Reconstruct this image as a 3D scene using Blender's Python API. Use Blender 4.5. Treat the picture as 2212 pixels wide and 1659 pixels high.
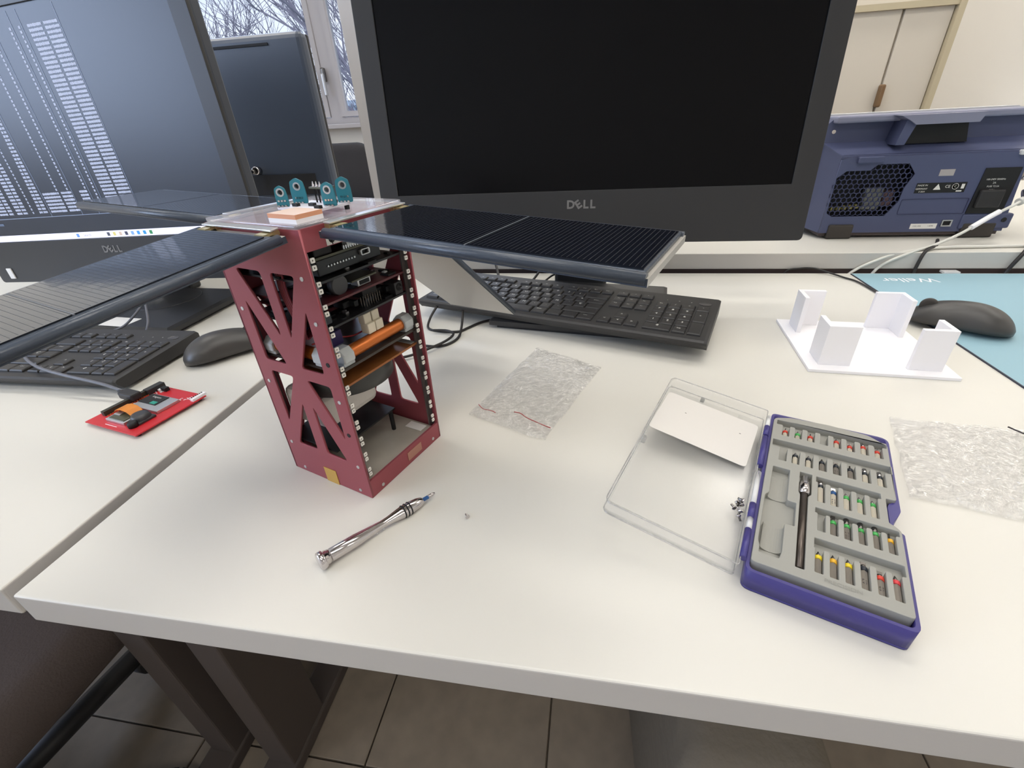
import bpy, bmesh, math, random
from math import sin, cos, radians as R, pi
from mathutils import Vector, Matrix

for o in list(bpy.data.objects): bpy.data.objects.remove(o)
SC = bpy.context.scene
COL = SC.collection
random.seed(7)

# ------------------------------------------------------------ camera, world, lights, exposure
def cam_axes(yaw, pitch, roll):
    f = Vector((-sin(yaw)*cos(pitch), cos(yaw)*cos(pitch), -sin(pitch)))
    r = Vector((cos(yaw), sin(yaw), 0)); d = f.cross(r)
    return cos(roll)*r + sin(roll)*d, -sin(roll)*r + cos(roll)*d, f
_r, _d, _f = cam_axes(R(10.8789), R(30.6743), R(3.2909))
cd = bpy.data.cameras.new('camera'); cam = bpy.data.objects.new('camera', cd); COL.objects.link(cam)
cam.matrix_world = Matrix(((_r.x, -_d.x, -_f.x, 0), (_r.y, -_d.y, -_f.y, 0), (_r.z, -_d.z, -_f.z, .28531), (0, 0, 0, 1)))
cd.sensor_fit = 'HORIZONTAL'; cd.sensor_width = 36; cd.lens = 36*985.29/2212
cd.clip_start = .01; cd.clip_end = 200
SC.camera = cam
SC.view_settings.view_transform = 'Standard'; SC.view_settings.look = 'None'
SC.view_settings.gamma = 1; SC.view_settings.use_curve_mapping = False
SC.view_settings.exposure = 0.10

def lin(c):
    return tuple(((x/255)/12.92 if x/255 <= .04045 else ((x/255+.055)/1.055)**2.4) for x in c[:3])+(1,)

W = bpy.data.worlds.new('World'); SC.world = W; W.use_nodes = True
nt = W.node_tree; bg = nt.nodes['Background']
tc = nt.nodes.new('ShaderNodeTexCoord'); nz = nt.nodes.new('ShaderNodeTexNoise'); rp = nt.nodes.new('ShaderNodeValToRGB')
nz.inputs['Scale'].default_value = 2.5; nz.inputs['Detail'].default_value = 5
rp.color_ramp.elements[0].position = .35; rp.color_ramp.elements[0].color = lin((196, 216, 250))
rp.color_ramp.elements[1].position = .65; rp.color_ramp.elements[1].color = lin((238, 244, 255))
nt.links.new(tc.outputs['Generated'], nz.inputs['Vector']); nt.links.new(nz.outputs['Fac'], rp.inputs['Fac'])
nt.links.new(rp.outputs['Color'], bg.inputs['Color']); bg.inputs['Strength'].default_value = 1.15

def area(name, loc, target, sx, sy, power, col):
    l = bpy.data.lights.new(name, 'AREA'); l.shape = 'RECTANGLE'; l.size = sx; l.size_y = sy
    l.energy = power; l.color = lin(col)[:3]
    o = bpy.data.objects.new(name, l); COL.objects.link(o); o.location = loc
    o.rotation_euler = (Vector(target)-Vector(loc)).to_track_quat('-Z', 'Y').to_euler()
    return o
CEIL = 1.95
LAMPS = [(-1.9, -.9), (.1, -.95), (2.7, -1.5), (.3, .2), (-1.7, 1.2), (.2, 1.2), (2.2, 1.2), (.4, 2.3), (2.0, 2.3)]  # unseen lamps; back pair added to brighten the wall, another to soften shadows
LAMP_POWER = 10.6
DAY = (200, 220, 255)
area('daylight_left_window', (-2.97, -1.0, .95), (0, -.9, .6), 1.9, 1.2, 50, DAY)
area('daylight_back_window', (-1.68, 2.9, 1.28), (-1.4, 0, .2), 2.0, .4, 13, DAY)

# ------------------------------------------------------------ materials
MATS = {}
def mat(name, col, rough=.5, metal=0, bump=None, noise=None, emit=0, coat=0, spec=.5, trans=0, ior=1.45, alpha=1):
    if name in MATS: return MATS[name]
    m = bpy.data.materials.new(name); m.use_nodes = True; t = m.node_tree; b = t.nodes['Principled BSDF']
    b.inputs['Base Color'].default_value = lin(col); b.inputs['Roughness'].default_value = rough
    b.inputs['Metallic'].default_value = metal; b.inputs['Specular IOR Level'].default_value = spec
    b.inputs['Coat Weight'].default_value = coat; b.inputs['Coat Roughness'].default_value = .08
    b.inputs['IOR'].default_value = ior
    if trans: b.inputs['Transmission Weight'].default_value = trans
    b.inputs['Alpha'].default_value = alpha
    if emit:
        b.inputs['Emission Color'].default_value = lin(col); b.inputs['Emission Strength'].default_value = emit
    if noise or bump:
        c = t.nodes.new('ShaderNodeTexCoord')
    if noise:   # (scale, amount)
        n = t.nodes.new('ShaderNodeTexNoise'); n.inputs['Scale'].default_value = noise[0]; n.inputs['Detail'].default_value = 4
        mx = t.nodes.new('ShaderNodeMix'); mx.data_type = 'RGBA'; mx.blend_type = 'MULTIPLY'
        mx.inputs[6].default_value = lin(col)
        rr = t.nodes.new('ShaderNodeValToRGB')
        rr.color_ramp.elements[0].position = .3; rr.color_ramp.elements[0].color = (1-noise[1],)*3+(1,)
        rr.color_ramp.elements[1].position = .7; rr.color_ramp.elements[1].color = (1, 1, 1, 1)
        mx.inputs[0].default_value = 1
        t.links.new(c.outputs['Object'], n.inputs['Vector']); t.links.new(n.outputs['Fac'], rr.inputs['Fac'])
        t.links.new(rr.outputs['Color'], mx.inputs[7]); t.links.new(mx.outputs[2], b.inputs['Base Color'])
    if bump:    # (scale, strength, distance)
        n2 = t.nodes.new('ShaderNodeTexNoise'); n2.inputs['Scale'].default_value = bump[0]; n2.inputs['Detail'].default_value = 3
        bp = t.nodes.new('ShaderNodeBump'); bp.inputs['Strength'].default_value = bump[1]; bp.inputs['Distance'].default_value = bump[2]
        t.links.new(c.outputs['Object'], n2.inputs['Vector']); t.links.new(n2.outputs['Fac'], bp.inputs['Height'])
        t.links.new(bp.outputs['Normal'], b.inputs['Normal'])
    MATS[name] = m
    return m

def film(name, col, haze, rough=.12, bump=None, refl=.03, tint=.985):
    """thin clear plastic: mostly transparent, a little haze, glossy towards grazing angles"""
    m = bpy.data.materials.new(name); m.use_nodes = True; t = m.node_tree; t.nodes.clear(); N = t.nodes.new
    out = N('ShaderNodeOutputMaterial'); mixa = N('ShaderNodeMixShader'); mixb = N('ShaderNodeMixShader')
    tr = N('ShaderNodeBsdfTransparent'); gl = N('ShaderNodeBsdfGlossy'); df = N('ShaderNodeBsdfDiffuse')
    lw = N('ShaderNodeLayerWeight'); lw.inputs['Blend'].default_value = .5
    pw = N('ShaderNodeMath'); pw.operation = 'POWER'; pw.inputs[1].default_value = 3.5
    ma = N('ShaderNodeMath'); ma.operation = 'MULTIPLY_ADD'; ma.inputs[1].default_value = .6; ma.inputs[2].default_value = refl
    tr.inputs['Color'].default_value = (tint, tint, tint, 1); gl.inputs['Color'].default_value = (1, 1, 1, 1); gl.inputs['Roughness'].default_value = rough
    df.inputs['Color'].default_value = lin(col); mixa.inputs['Fac'].default_value = haze
    t.links.new(tr.outputs[0], mixa.inputs[1]); t.links.new(df.outputs[0], mixa.inputs[2])
    t.links.new(lw.outputs['Facing'], pw.inputs[0]); t.links.new(pw.outputs[0], ma.inputs[0]); t.links.new(ma.outputs[0], mixb.inputs['Fac'])
    t.links.new(mixa.outputs[0], mixb.inputs[1]); t.links.new(gl.outputs[0], mixb.inputs[2]); t.links.new(mixb.outputs[0], out.inputs['Surface'])
    if bump:
        c = N('ShaderNodeTexCoord'); n2 = N('ShaderNodeTexNoise'); n2.inputs['Scale'].default_value = bump[0]; n2.inputs['Detail'].default_value = 4
        n2.inputs['Distortion'].default_value = 1.2
        bp = N('ShaderNodeBump'); bp.inputs['Strength'].default_value = bump[1]; bp.inputs['Distance'].default_value = bump[2]
        t.links.new(c.outputs['Object'], n2.inputs['Vector']); t.links.new(n2.outputs['Fac'], bp.inputs['Height'])
        t.links.new(bp.outputs['Normal'], gl.inputs['Normal'])
    MATS[name] = m
    return m

LAM = mat('white_laminate', (213, 210, 201), .38, noise=(3, .03))
EDGE = mat('grey_edge_band', (196, 192, 186), .45)
WALL = mat('cream_wall_paint', (238, 234, 226), .8, bump=(60, .1, .002))
CEILM = mat('white_ceiling_paint', (235, 232, 225), .85)
FLOORM = mat('beige_grey_vinyl', (138, 126, 112), .55, noise=(25, .18))
GROUT = mat('dark_tile_joint', (112, 102, 90), .8)
WINF = mat('grey_window_profile', (180, 176, 178), .5)
BLACKP = mat('black_plastic', (42, 41, 42), .5, bump=(900, .15, .0002))
DARKP = mat('charcoal_monitor_plastic', (42, 42, 43), .36, bump=(700, .1, .0002))
BACKP = mat('dark_textured_back_plastic', (58, 62, 70), .38, bump=(900, .2, .0003))
SCREEN = mat('matte_black_screen', (6, 6, 8), .24, spec=.16)
SCREENL = mat('lit_dark_screen', (22, 32, 48), .34, spec=.7)
KEYM = mat('black_key_plastic', (46, 45, 45), .42)
KEYB = mat('black_keyboard_body', (50, 49, 49), .5)
PRINT = mat('pale_grey_print', (226, 224, 218), .5)
LOGO = mat('dull_silver_logo', (120, 118, 116), .4, metal=.3)
RED = mat('anodised_red_aluminium', (150, 74, 82), .45, metal=.25, bump=(1500, .15, .0002))
REDPCB = mat('dark_red_circuit_board', (86, 34, 40), .4)
PCBK = mat('black_circuit_board', (30, 30, 31), .35)
PCBG = mat('olive_circuit_board', (74, 74, 56), .4)
TEAL = mat('teal_sensor_board', (46, 120, 134), .4)
ALU = mat('brushed_aluminium', (196, 196, 196), .35, metal=.85)
CHROME = mat('polished_chrome', (205, 200, 200), .12, metal=1)
DKCHROME = mat('dark_steel', (120, 116, 112), .22, metal=1)
COPPER = mat('copper_wire_winding', (196, 108, 48), .3, metal=.55)
KAPTON = mat('brown_polyimide_film', (150, 92, 48), .3, metal=.2)
TAPEY = mat('amber_tape', (190, 150, 70), .4)
WHITEP = mat('white_printed_plastic', (240, 238, 240), .6)
IVORY = mat('ivory_connector_plastic', (222, 212, 190), .5)
GREYCL = mat('pale_grey_coil_clamp', (186, 190, 190), .5)
CELL = mat('solar_cell_glass', (17, 20, 29), .07, coat=.6, bump=(90, .08, .001))
CELLLINE = mat('silver_cell_finger', (40, 42, 46), .55)
PANELB = mat('grey_panel_underside', (176, 172, 164), .35, metal=.2)
TAPEB = mat('dark_blue_grey_edge_tape', (60, 68, 80), .3, bump=(400, .3, .0006))
PATCH = mat('peach_ceramic_antenna', (206, 180, 162), .5)
PATCHS = mat('orange_ceramic_side', (224, 160, 124), .5)
BLUEC = mat('violet_blue_case_plastic', (62, 56, 120), .38)
TRAYG = mat('grey_tray_plastic', (150, 149, 142), .6)
SCOPEB = mat('blue_instrument_plastic', (74, 80, 110), .5, bump=(800, .1, .0002))
SCOPED = mat('dark_blue_instrument_plastic', (52, 56, 86), .5)
SCOPEW = mat('pale_grey_bezel_plastic', (206, 206, 206), .5)
DARK = mat('near_black', (18, 18, 20), .6)
RUB = mat('dark_grey_rubber', (60, 56, 52), .7)
MATB = mat('light_blue_rubber_mat', (142, 176, 188), .6)
REDBD = mat('bright_red_circuit_board', (196, 40, 48), .35)
GOLD = mat('gold_plate', (200, 170, 90), .3, metal=.8)
ORANGE = mat('orange_flex', (214, 130, 40), .35)
YEL = mat('yellow_collar', (226, 200, 40), .4)
YELO = mat('amber_collar', (230, 176, 50), .4)
GRN = mat('green_collar', (70, 168, 84), .4)
REDC = mat('red_collar', (206, 66, 50), .4)
PINKC = mat('pinkish_red_collar', (206, 60, 66), .4)
BLUC = mat('blue_collar', (40, 84, 140), .4)
BLKC = mat('black_collar', (34, 40, 48), .4)
STEELB = mat('pale_steel_bit', (228, 220, 202), .3, metal=.4)
STEELD = mat('grey_steel_bit', (164, 156, 146), .3, metal=.55)
CARDW = mat('off_white_card', (214, 210, 204), .6)
PAPER = mat('white_label_paper', (232, 230, 226), .6)
FABRIC = mat('black_chair_fabric', (44, 42, 44), .9, bump=(300, .4, .002))
FABRICB = mat('brown_grey_chair_fabric', (88, 78, 74), .9, bump=(300, .4, .002))
FRAMEG = mat('dark_brown_grey_powder_coat', (74, 66, 62), .6)
CUP = mat('cream_cupboard_laminate', (208, 200, 186), .5)
CUPF = mat('beige_cupboard_frame', (190, 178, 150), .5)
GLASS = mat('window_glass', (255, 255, 255), .0, trans=1, ior=1.01)
BARK = mat('haze_pale_bark', (150, 146, 160), .9)  # colour paled and blued to paint in the distant haze
GRASS = mat('pale_green_ground', (150, 176, 168), .9, noise=(.8, .2))
FARB = mat('pale_far_building', (196, 206, 226), .8)
FARG = mat('far_dark_glass', (110, 130, 140), .5)
CABLE = mat('black_cable', (40, 37, 36), .45)
GCABLE = mat('grey_cable', (96, 98, 106), .4)
WCABLE = mat('white_cable', (214, 212, 204), .45)
WIRER = mat('red_wire', (150, 40, 44), .4)
WIREY = mat('yellow_wire', (190, 160, 90), .4)
TROUS = mat('tan_grey_cloth', (150, 134, 118), .9, bump=(120, .4, .003))
ACRYL = mat('clear_acrylic', (240, 244, 248), .05, trans=1, ior=1.3)
ZIPR = mat('red_zip_line', (176, 60, 60), .4)
INK = mat('black_marker_ink', (60, 54, 56), .5)
LIDM = film('clear_lid_plastic', (222, 224, 222), .035, .2, refl=.022)
BAGM = film('crinkled_clear_bag', (226, 224, 222), .05, .12, bump=(120, 1.0, .008), refl=.13, tint=.992)
CLIP = film('clear_clip', (240, 240, 240), .55, .08)
EM_TXT = mat('screen_text_glow', (176, 184, 206), 0.5, emit=.4)
EM_BAR = mat('screen_taskbar_glow', (222, 222, 244), .5, emit=.62)
EM_TUBE = mat('lamp_diffuser', (255, 251, 245), .5, emit=1)

# ------------------------------------------------------------ mesh helpers
def new_bm(): return bmesh.new()
def box(bm, c, s, rz=0, mi=0, bev=0, seg=2, M=None):
    r = bmesh.ops.create_cube(bm, size=1); vs = r['verts']
    bmesh.ops.scale(bm, vec=s, verts=vs)
    if bev:
        es = list({e for v in vs for e in v.link_edges})
        rr = bmesh.ops.bevel(bm, geom=es, offset=bev, segments=seg, affect='EDGES', profile=.5)
        vs = list({v for f in rr['faces'] for v in f.verts} | {v for v in vs if v.is_valid})
    if rz: bmesh.ops.rotate(bm, cent=(0, 0, 0), matrix=Matrix.Rotation(rz, 3, 'Z'), verts=vs)
    bmesh.ops.translate(bm, vec=c, verts=vs)
    if M is not None: bmesh.ops.transform(bm, matrix=M, verts=vs)
    for f in {f for v in vs for f in v.link_faces}: f.material_index = mi
    return vs
def lathe(bm, prof, p0=(0, 0, 0), axis=(0, 0, 1), seg=24, mi=0, rot=0):
    """prof: (distance along axis, radius)"""
    ax = Vector(axis).normalized(); q = ax.to_track_quat('Z', 'Y').to_matrix(); rings = []
    for d, rad in prof:
        rings.append([bm.verts.new(Vector(p0)+q@Vector((rad*cos(rot+2*pi*i/seg), rad*sin(rot+2*pi*i/seg), d))) for i in range(seg)])
    for a, b in zip(rings, rings[1:]):
        for i in range(seg):
            f = bm.faces.new((a[i], a[(i+1) % seg], b[(i+1) % seg], b[i])); f.material_index = mi; f.smooth = seg > 8
    for rg, fl in ((rings[0], True), (rings[-1], False)):
        if prof[0 if fl else -1][1] > 1e-6:
            f = bm.faces.new(rg[::-1] if fl else rg); f.material_index = mi
def cyl(bm, p0, p1, r, seg=16, mi=0, r2=None, rot=0):
    p0 = Vector(p0); p1 = Vector(p1)
    lathe(bm, [(0, r), ((p1-p0).length, r if r2 is None else r2)], p0, p1-p0, seg, mi, rot)
def prism(bm, pts, z0, z1, M=None, mi=0):
    lo = [bm.verts.new((x, y, z0)) for x, y in pts]; hi = [bm.verts.new((x, y, z1)) for x, y in pts]
    n = len(pts); fs = [bm.faces.new(lo[::-1]), bm.faces.new(hi)]
    for i in range(n): fs.append(bm.faces.new((lo[i], lo[(i+1) % n], hi[(i+1) % n], hi[i])))
    for f in fs: f.material_index = mi
    if M is not None: bmesh.ops.transform(bm, matrix=M, verts=lo+hi)
    return lo+hi
def smooth_path(pts, sub=6):
    P = [Vector(p) for p in pts]; out = []
    for i in range(len(P)-1):
        a = P[max(i-1, 0)]; b = P[i]; c = P[i+1]; d = P[min(i+2, len(P)-1)]
        for k in range(sub):
            t = k/sub
            out.append(.5*((2*b)+(c-a)*t+(2*a-5*b+4*c-d)*t*t+(3*b-a-3*c+d)*t**3))
    out.append(P[-1]); return out
def tube(bm, pts, r, seg=10, mi=0, smooth=True, r_end=None, sub=6):
    P = smooth_path(pts, sub) if smooth and len(pts) > 2 else [Vector(p) for p in pts]
    rings = []; up = Vector((0, 0, 1))
    for i, p in enumerate(P):
        t = (P[min(i+1, len(P)-1)]-P[max(i-1, 0)]).normalized()
        s = t.cross(up)
        if s.length < 1e-3: s = t.cross(Vector((1, 0, 0)))
        s.normalize(); u = s.cross(t)
        rad = r if r_end is None else r+(r_end-r)*i/(len(P)-1)
        rings.append([bm.verts.new(p+rad*(cos(2*pi*k/seg)*s+sin(2*pi*k/seg)*u)) for k in range(seg)])
    for a, b in zip(rings, rings[1:]):
        for i in range(seg):
            f = bm.faces.new((a[i], a[(i+1) % seg], b[(i+1) % seg], b[i])); f.smooth = True; f.material_index = mi
    for rg in (rings[0][::-1], rings[-1]):
        f = bm.faces.new(rg); f.material_index = mi
def done(name, bm, mats, parent=None, loc=None, rz=None, M=None, shade=False, bevel=0, normals=True):
    me = bpy.data.meshes.new(name)
    if normals: bmesh.ops.recalc_face_normals(bm, faces=bm.faces)
    if shade:
        for f in bm.faces: f.smooth = True
    bm.to_mesh(me); bm.free()
    for m in (mats if isinstance(mats, (list, tuple)) else [mats]): me.materials.append(m)
    return link(name, me, parent, loc, rz, M, bevel)
def link(name, me, parent=None, loc=None, rz=None, M=None, bevel=0):
    o = bpy.data.objects.new(name, me); COL.objects.link(o)
    if parent: o.parent = parent
    if loc: o.location = loc
    if rz: o.rotation_euler.z = rz
    if M is not None: o.matrix_basis = M
    if bevel:
        b = o.modifiers.new('bevel', 'BEVEL'); b.width = bevel; b.segments = 2; b.limit_method = 'ANGLE'
    return o
def part(name, c, s, m, parent, bev=0, rz=0, M=None):
    bm = new_bm(); box(bm, c, s, rz, 0, bev); return done(name, bm, m, parent, M=M)
def thing(name, label, cat, loc=(0, 0, 0), rz=0, group=None, M=None):
    o = bpy.data.objects.new(name, None); COL.objects.link(o); o.location = loc; o.rotation_euler.z = rz
    o.empty_display_size = .02
    if M is not None: o.matrix_world = M
    return tag(o, label, cat, group)
def tag(o, label, cat, group=None):
    o['label'] = label; o['category'] = cat
    if group: o['group'] = group
    return o
def struct(o): o['kind'] = 'structure'; return o
def stuff(o): o['kind'] = 'stuff'; return o
def round_poly(pts, r, seg=4):
    out = []; n = len(pts)
    for i in range(n):
        p = Vector(pts[i]); a = Vector(pts[i-1]); b = Vector(pts[(i+1) % n])
        rr = r[i] if isinstance(r, (list, tuple)) else r
        da = (a-p); db = (b-p)
        l = min(rr, da.length*.45, db.length*.45)
        if l <= 0: out.append(tuple(p)); continue
        A = p+da.normalized()*l; B = p+db.normalized()*l
        for k in range(seg+1):
            t = k/seg; q = (1-t)**2*A+2*t*(1-t)*p+t*t*B; out.append((q.x, q.y))
    return out
def plate(name, outer, holes, t, mats, parent=None, M=None, loc=None, bev=0):
    """flat plate with holes, thickness t centred on local z=0"""
    cu = bpy.data.curves.new(name, 'CURVE'); cu.dimensions = '2D'; cu.fill_mode = 'BOTH'; cu.extrude = t/2
    if bev: cu.bevel_depth = bev; cu.extrude = t/2-bev
    for pts in [outer]+list(holes):
        s = cu.splines.new('POLY'); s.points.add(len(pts)-1)
        for p, q in zip(s.points, pts): p.co = (q[0], q[1], 0, 1)
        s.use_cyclic_u = True
    to = bpy.data.objects.new('t', cu); COL.objects.link(to)
    me = bpy.data.meshes.new_from_object(to.evaluated_get(bpy.context.evaluated_depsgraph_get()))
    bpy.data.objects.remove(to); bpy.data.curves.remove(cu)
    me.name = name; me.materials.clear()
    bm = new_bm(); bm.from_mesh(me); bmesh.ops.remove_doubles(bm, verts=bm.verts, dist=1e-6); bm.to_mesh(me); bm.free()
    for m in (mats if isinstance(mats, (list, tuple)) else [mats]): me.materials.append(m)
    return link(name, me, parent, loc, None, M)
_TX = {}
def text_mesh(s, size, depth=0, bold=0, align='CENTER', shear=0):
    cu = bpy.data.curves.new('txt', 'FONT'); cu.body = s; cu.size = size; cu.extrude = depth; cu.offset = bold
    cu.align_x = align; cu.align_y = 'CENTER'; cu.shear = shear; cu.resolution_u = 3
    to = bpy.data.objects.new('t', cu); COL.objects.link(to)
    me = bpy.data.meshes.new_from_object(to.evaluated_get(bpy.context.evaluated_depsgraph_get()))
    bpy.data.objects.remove(to); bpy.data.curves.remove(cu); me.materials.clear(); return me
def text(name, s, size, m, parent, M, depth=0, bold=0, align='CENTER'):
    me = text_mesh(s, size, depth, bold, align); me.name = name; me.materials.append(m)
    return link(name, me, parent, M=M)
def join_texts(name, items, m, parent, M=None):
    """items: (string, size, x, y, z, rot)"""
    bm = new_bm()
    for s, size, x, y, z, rot in items:
        k = (s, round(size, 5))
        if k not in _TX: _TX[k] = text_mesh(s, size)
        n0 = len(bm.verts); bm.from_mesh(_TX[k]); bm.verts.ensure_lookup_table()
        bmesh.ops.transform(bm, matrix=Matrix.Translation((x, y, z))@Matrix.Rotation(rot, 4, 'Z'), verts=bm.verts[n0:])
    return stuff(done(name, bm, m, parent, M=M, normals=False))
T = Matrix.Translation
def RX(a): return Matrix.Rotation(a, 4, 'X')
def RY(a): return Matrix.Rotation(a, 4, 'Y')
def RZ(a): return Matrix.Rotation(a, 4, 'Z')
def copy_tree(o, parent=None):
    c = o.copy(); COL.objects.link(c); c.parent = parent
    for ch in list(o.children): copy_tree(ch, c)
    return c

# ------------------------------------------------------------ the room
X0, X1, Y0, Y1, ZF = -3.0, 3.2, -2.6, 3.0, -.73
def wall_with_hole(name, ax, at, a0, a1, h0, h1, holes, t=.2, m=WALL):
    """wall slab; ax 'x' = plane y const spanning x ; ax 'y' = plane x const spanning y"""
    outer = [(a0, h0), (a1, h0), (a1, h1), (a0, h1)]
    hs = [[(p, q), (r_, q), (r_, s), (p, s)] for p, q, r_, s in holes]
    if ax == 'x': M = T((0, at+t/2, 0))@RX(pi/2)
    else: M = T((at-t/2, 0, 0))@RZ(pi/2)@RX(pi/2)
    return struct(plate(name, outer, hs, t, m, M=M))
wall_with_hole('wall_back', 'x', Y1, X0-.2, X1+.2, ZF, CEIL, [(-2.75, .28, -.62, 1.5)])
wall_with_hole('wall_left', 'y', X0, Y0, Y1, ZF, CEIL, [(-1.95, .35, -.05, 1.55)])
for nm, c, s in (('wall_right', (X1+.1, .2, .61), (.2, 5.6, 2.68)), ('wall_front', (.1, Y0-.1, .61), (6.6, .2, 2.68)),
                 ('ceiling', (.1, .2, CEIL+.1), (6.8, 6.2, .2))):
    struct(part(nm, c, s, CEILM if nm == 'ceiling' else WALL, None))
fl = struct(part('floor', (.1, .2, ZF-.06), (6.8, 6.2, .1), GROUT, None))
bm = new_bm(); box(bm, (0, 0, 0), (.327, .327, .01), bev=.0012, seg=1)
tile0 = done('floor_tile', bm, FLOORM, fl, loc=(-2.85, Y0+.1, ZF-.005))
for i in range(19):
    for j in range(17):
        if i+j == 0: continue
        if not (-1.9 < -2.85+.33*i < 1.6 and -.6 < Y0+.1+.33*j < 1.9): continue
        o = tile0.copy(); COL.objects.link(o); o.parent = fl; o.location = (-2.85+.33*i, Y0+.1+.33*j, ZF-.005)
bm = new_bm()
for i in range(19):
    for j in range(17):
        if not (-1.9 < -2.85+.33*i < 1.6 and -.6 < Y0+.1+.33*j < 1.9) and i+j:
            box(bm, (-2.85+.33*i, Y0+.1+.33*j, ZF-.005), (.327, .327, .01))
o = done('far_floor_tiles', bm, FLOORM, fl); stuff(o)

# windows
def window(name, x0, x1, z0, z1, splits, Mw, handles=()):
    w = struct(bpy.data.objects.new(name, None)); COL.objects.link(w); w.matrix_world = Mw
    xs = [x0]+splits+[x1]
    plate('window_frame', [(x0, z0), (x1, z0), (x1, z1), (x0, z1)],
          [[(a+.035, z0+.035), (b-.035, z0+.035), (b-.035, z1-.035), (a+.035, z1-.035)] for a, b in zip(xs, xs[1:])], .07, WINF, w, M=RX(pi/2))
    for a, b in zip(xs, xs[1:]):
        a2, b2 = a+.037, b-.037
        plate('sash', [(a2, z0+.037), (b2, z0+.037), (b2, z1-.037), (a2, z1-.037)],
              [[(a2+.028, z0+.065), (b2-.028, z0+.065), (b2-.028, z1-.065), (a2+.028, z1-.065)]], .05, WINF, w, M=T((0, -.02, 0))@RX(pi/2))
        part('window_pane', ((a+b)/2, 0, (z0+z1)/2), (b-a-.12, .006, z1-z0-.12), GLASS, w)
    for hx, hz in handles:
        h = part('window_handle', (hx, -.06, hz), (.022, .03, .07), DKCHROME, w, bev=.006)
        bm = new_bm(); box(bm, (hx+.004, -.085, hz-.05), (.018, .018, .11), bev=.005); done('lever', bm, ALU, h)
    part('window_sill', ((x0+x1)/2, -.07, z0-.012), (x1-x0+.06, .14, .024), WINF, w, bev=.004)
    return w
window('window_1', -2.75, -.62, .28, 1.5, [-1.57], T((0, Y1+.05, 0)), [(-1.585, .53)])
window('window_2', -1.95, -.05, .35, 1.55, [-1.0], T((X0-.05, 0, 0))@RZ(pi/2), [(-1.0, .9)])

# ceiling lamps
def ceiling_lamp(x, y, label):
    t = thing('ceiling_lamp', label, 'ceiling light', (x, y, CEIL), group='fluorescent panels across the ceiling')
    plate('lamp_frame', [(-.62, -.17), (.62, -.17), (.62, .17), (-.62, .17)], [[(-.59, -.14), (.59, -.14), (.59, .14), (-.59, .14)]], .02, SCOPEW, t, M=T((0, 0, -.0101)))
    m2 = MATS['lamp_diffuser']
    part('diffuser', (0, 0, -.008), (1.18, .28, .012), m2, t)
    return t
b_ = MATS['lamp_diffuser'].node_tree.nodes['Principled BSDF']; b_.inputs['Emission Strength'].default_value = LAMP_POWER
for i, (x, y) in enumerate(LAMPS):
    ceiling_lamp(x, y, 'unseen long white fluorescent ceiling panel light in a pale frame')

# cupboard on the back right
cb = thing('wall_cupboard', 'tall cream double-door cupboard behind the blue instrument', 'cupboard', (0, 2.6, 0))
part('carcass', (.905, .205, .31), (1.03, .38, 2.06), CUP, cb)
for x0, x1, nm in ((.40, .80, 'a'), (.806, 1.208, 'b'), (1.214, 1.395, 'c')):
    d = part('door', ((x0+x1)/2, .006, -.075), (x1-x0-.004, .018, 1.29), CUP, cb, bev=.002)
for x0, x1 in ((.40, .80), (.806, 1.395)):
    part('upper_door', ((x0+x1)/2, .006, .96), (x1-x0-.004, .018, .74), CUP, cb, bev=.002)
part('frame_rail', (.905, -.005, .58), (1.03, .03, .022), CUPF, cb)
part('side_stile', (1.408, -.005, .31), (.024, .04, 2.06), CUPF, cb)
bm = new_bm(); box(bm, (1.208, -.02, .27), (.018, .035, .085), bev=.007, seg=3); done('door_handle', bm, mat('brown_handle', (120, 92, 62), .4), cb)

# pale box on the far right wall side
bx = thing('wall_trunking_box', 'small pale rounded box behind the instrument against the right wall', 'box', (2.2, 2.9, 0))
part('housing', (0, 0, .055), (.56, .2, .265), SCOPEW, bx, bev=.03)

# pale post between the desks
ps = thing('upright_post', 'tall off-white upright post beside the middle monitor', 'post', (-.425, .985, 0))
part('post_body', (0, 0, .73), (.072, .03, 1.38), mat('off_white_post', (206, 202, 200), .5), ps, bev=.003)
part('foot_plate', (0, 0, .0385), (.10, .05, .006), mat('off_white_post', (206, 202, 200), .5), ps, bev=.002)

# outside
part('ground_outside', (0, 22, -4.1), (120, 36, .2), GRASS, None); tag(bpy.data.objects['ground_outside'], 'pale green lawn far below the window', 'lawn')
def tree(x, y, label, seed, h=6.5):
    random.seed(seed); t = thing('bare_tree', label, 'tree', (x, y, -4), group='bare trees outside the window')
    tr = new_bm(); br = new_bm()
    def grow(bm, p, d, L, r, lev):
        q = p+d*L; k = 6 if lev < 2 else 4
        mid = (p+q)/2+Vector((random.uniform(-1, 1), random.uniform(-1, 1), random.uniform(-.5, .5)))*L*.06
        tube(bm, [p, mid, q], r, k, smooth=False, r_end=r*.68)
        if lev >= 5: return
        n = 4 if lev < 3 else 3 if lev < 5 else 2
        for i in range(n):
            ax = Vector((random.uniform(-1, 1), random.uniform(-1, 1), random.uniform(-.25, .6))).normalized()
            nd = (d+ax*random.uniform(.45, .85)).normalized(); nd.z = nd.z*.9+.12; nd.normalize()
            s = p+(q-p)*random.uniform(.45, 1.0)
            grow(br, s, nd, L*random.uniform(.58, .82), r*.54, lev+1)
    grow(tr, Vector((0, 0, 0)), Vector((.03, 0, 1)).normalized(), h*.42, .09, 0)
    done('trunk', tr, BARK, t); done('branches', br, BARK, t, normals=False)
tree(-8.6, 9.6, 'bare winter tree outside, left in the window pane', 3, 7.5)
tree(-5.6, 14, 'bare winter tree outside, in the middle of the window', 11, 7.2)
tree(-3.0, 8.4, 'bare winter tree outside, seen beside the window mullion', 23, 6.8)
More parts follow.
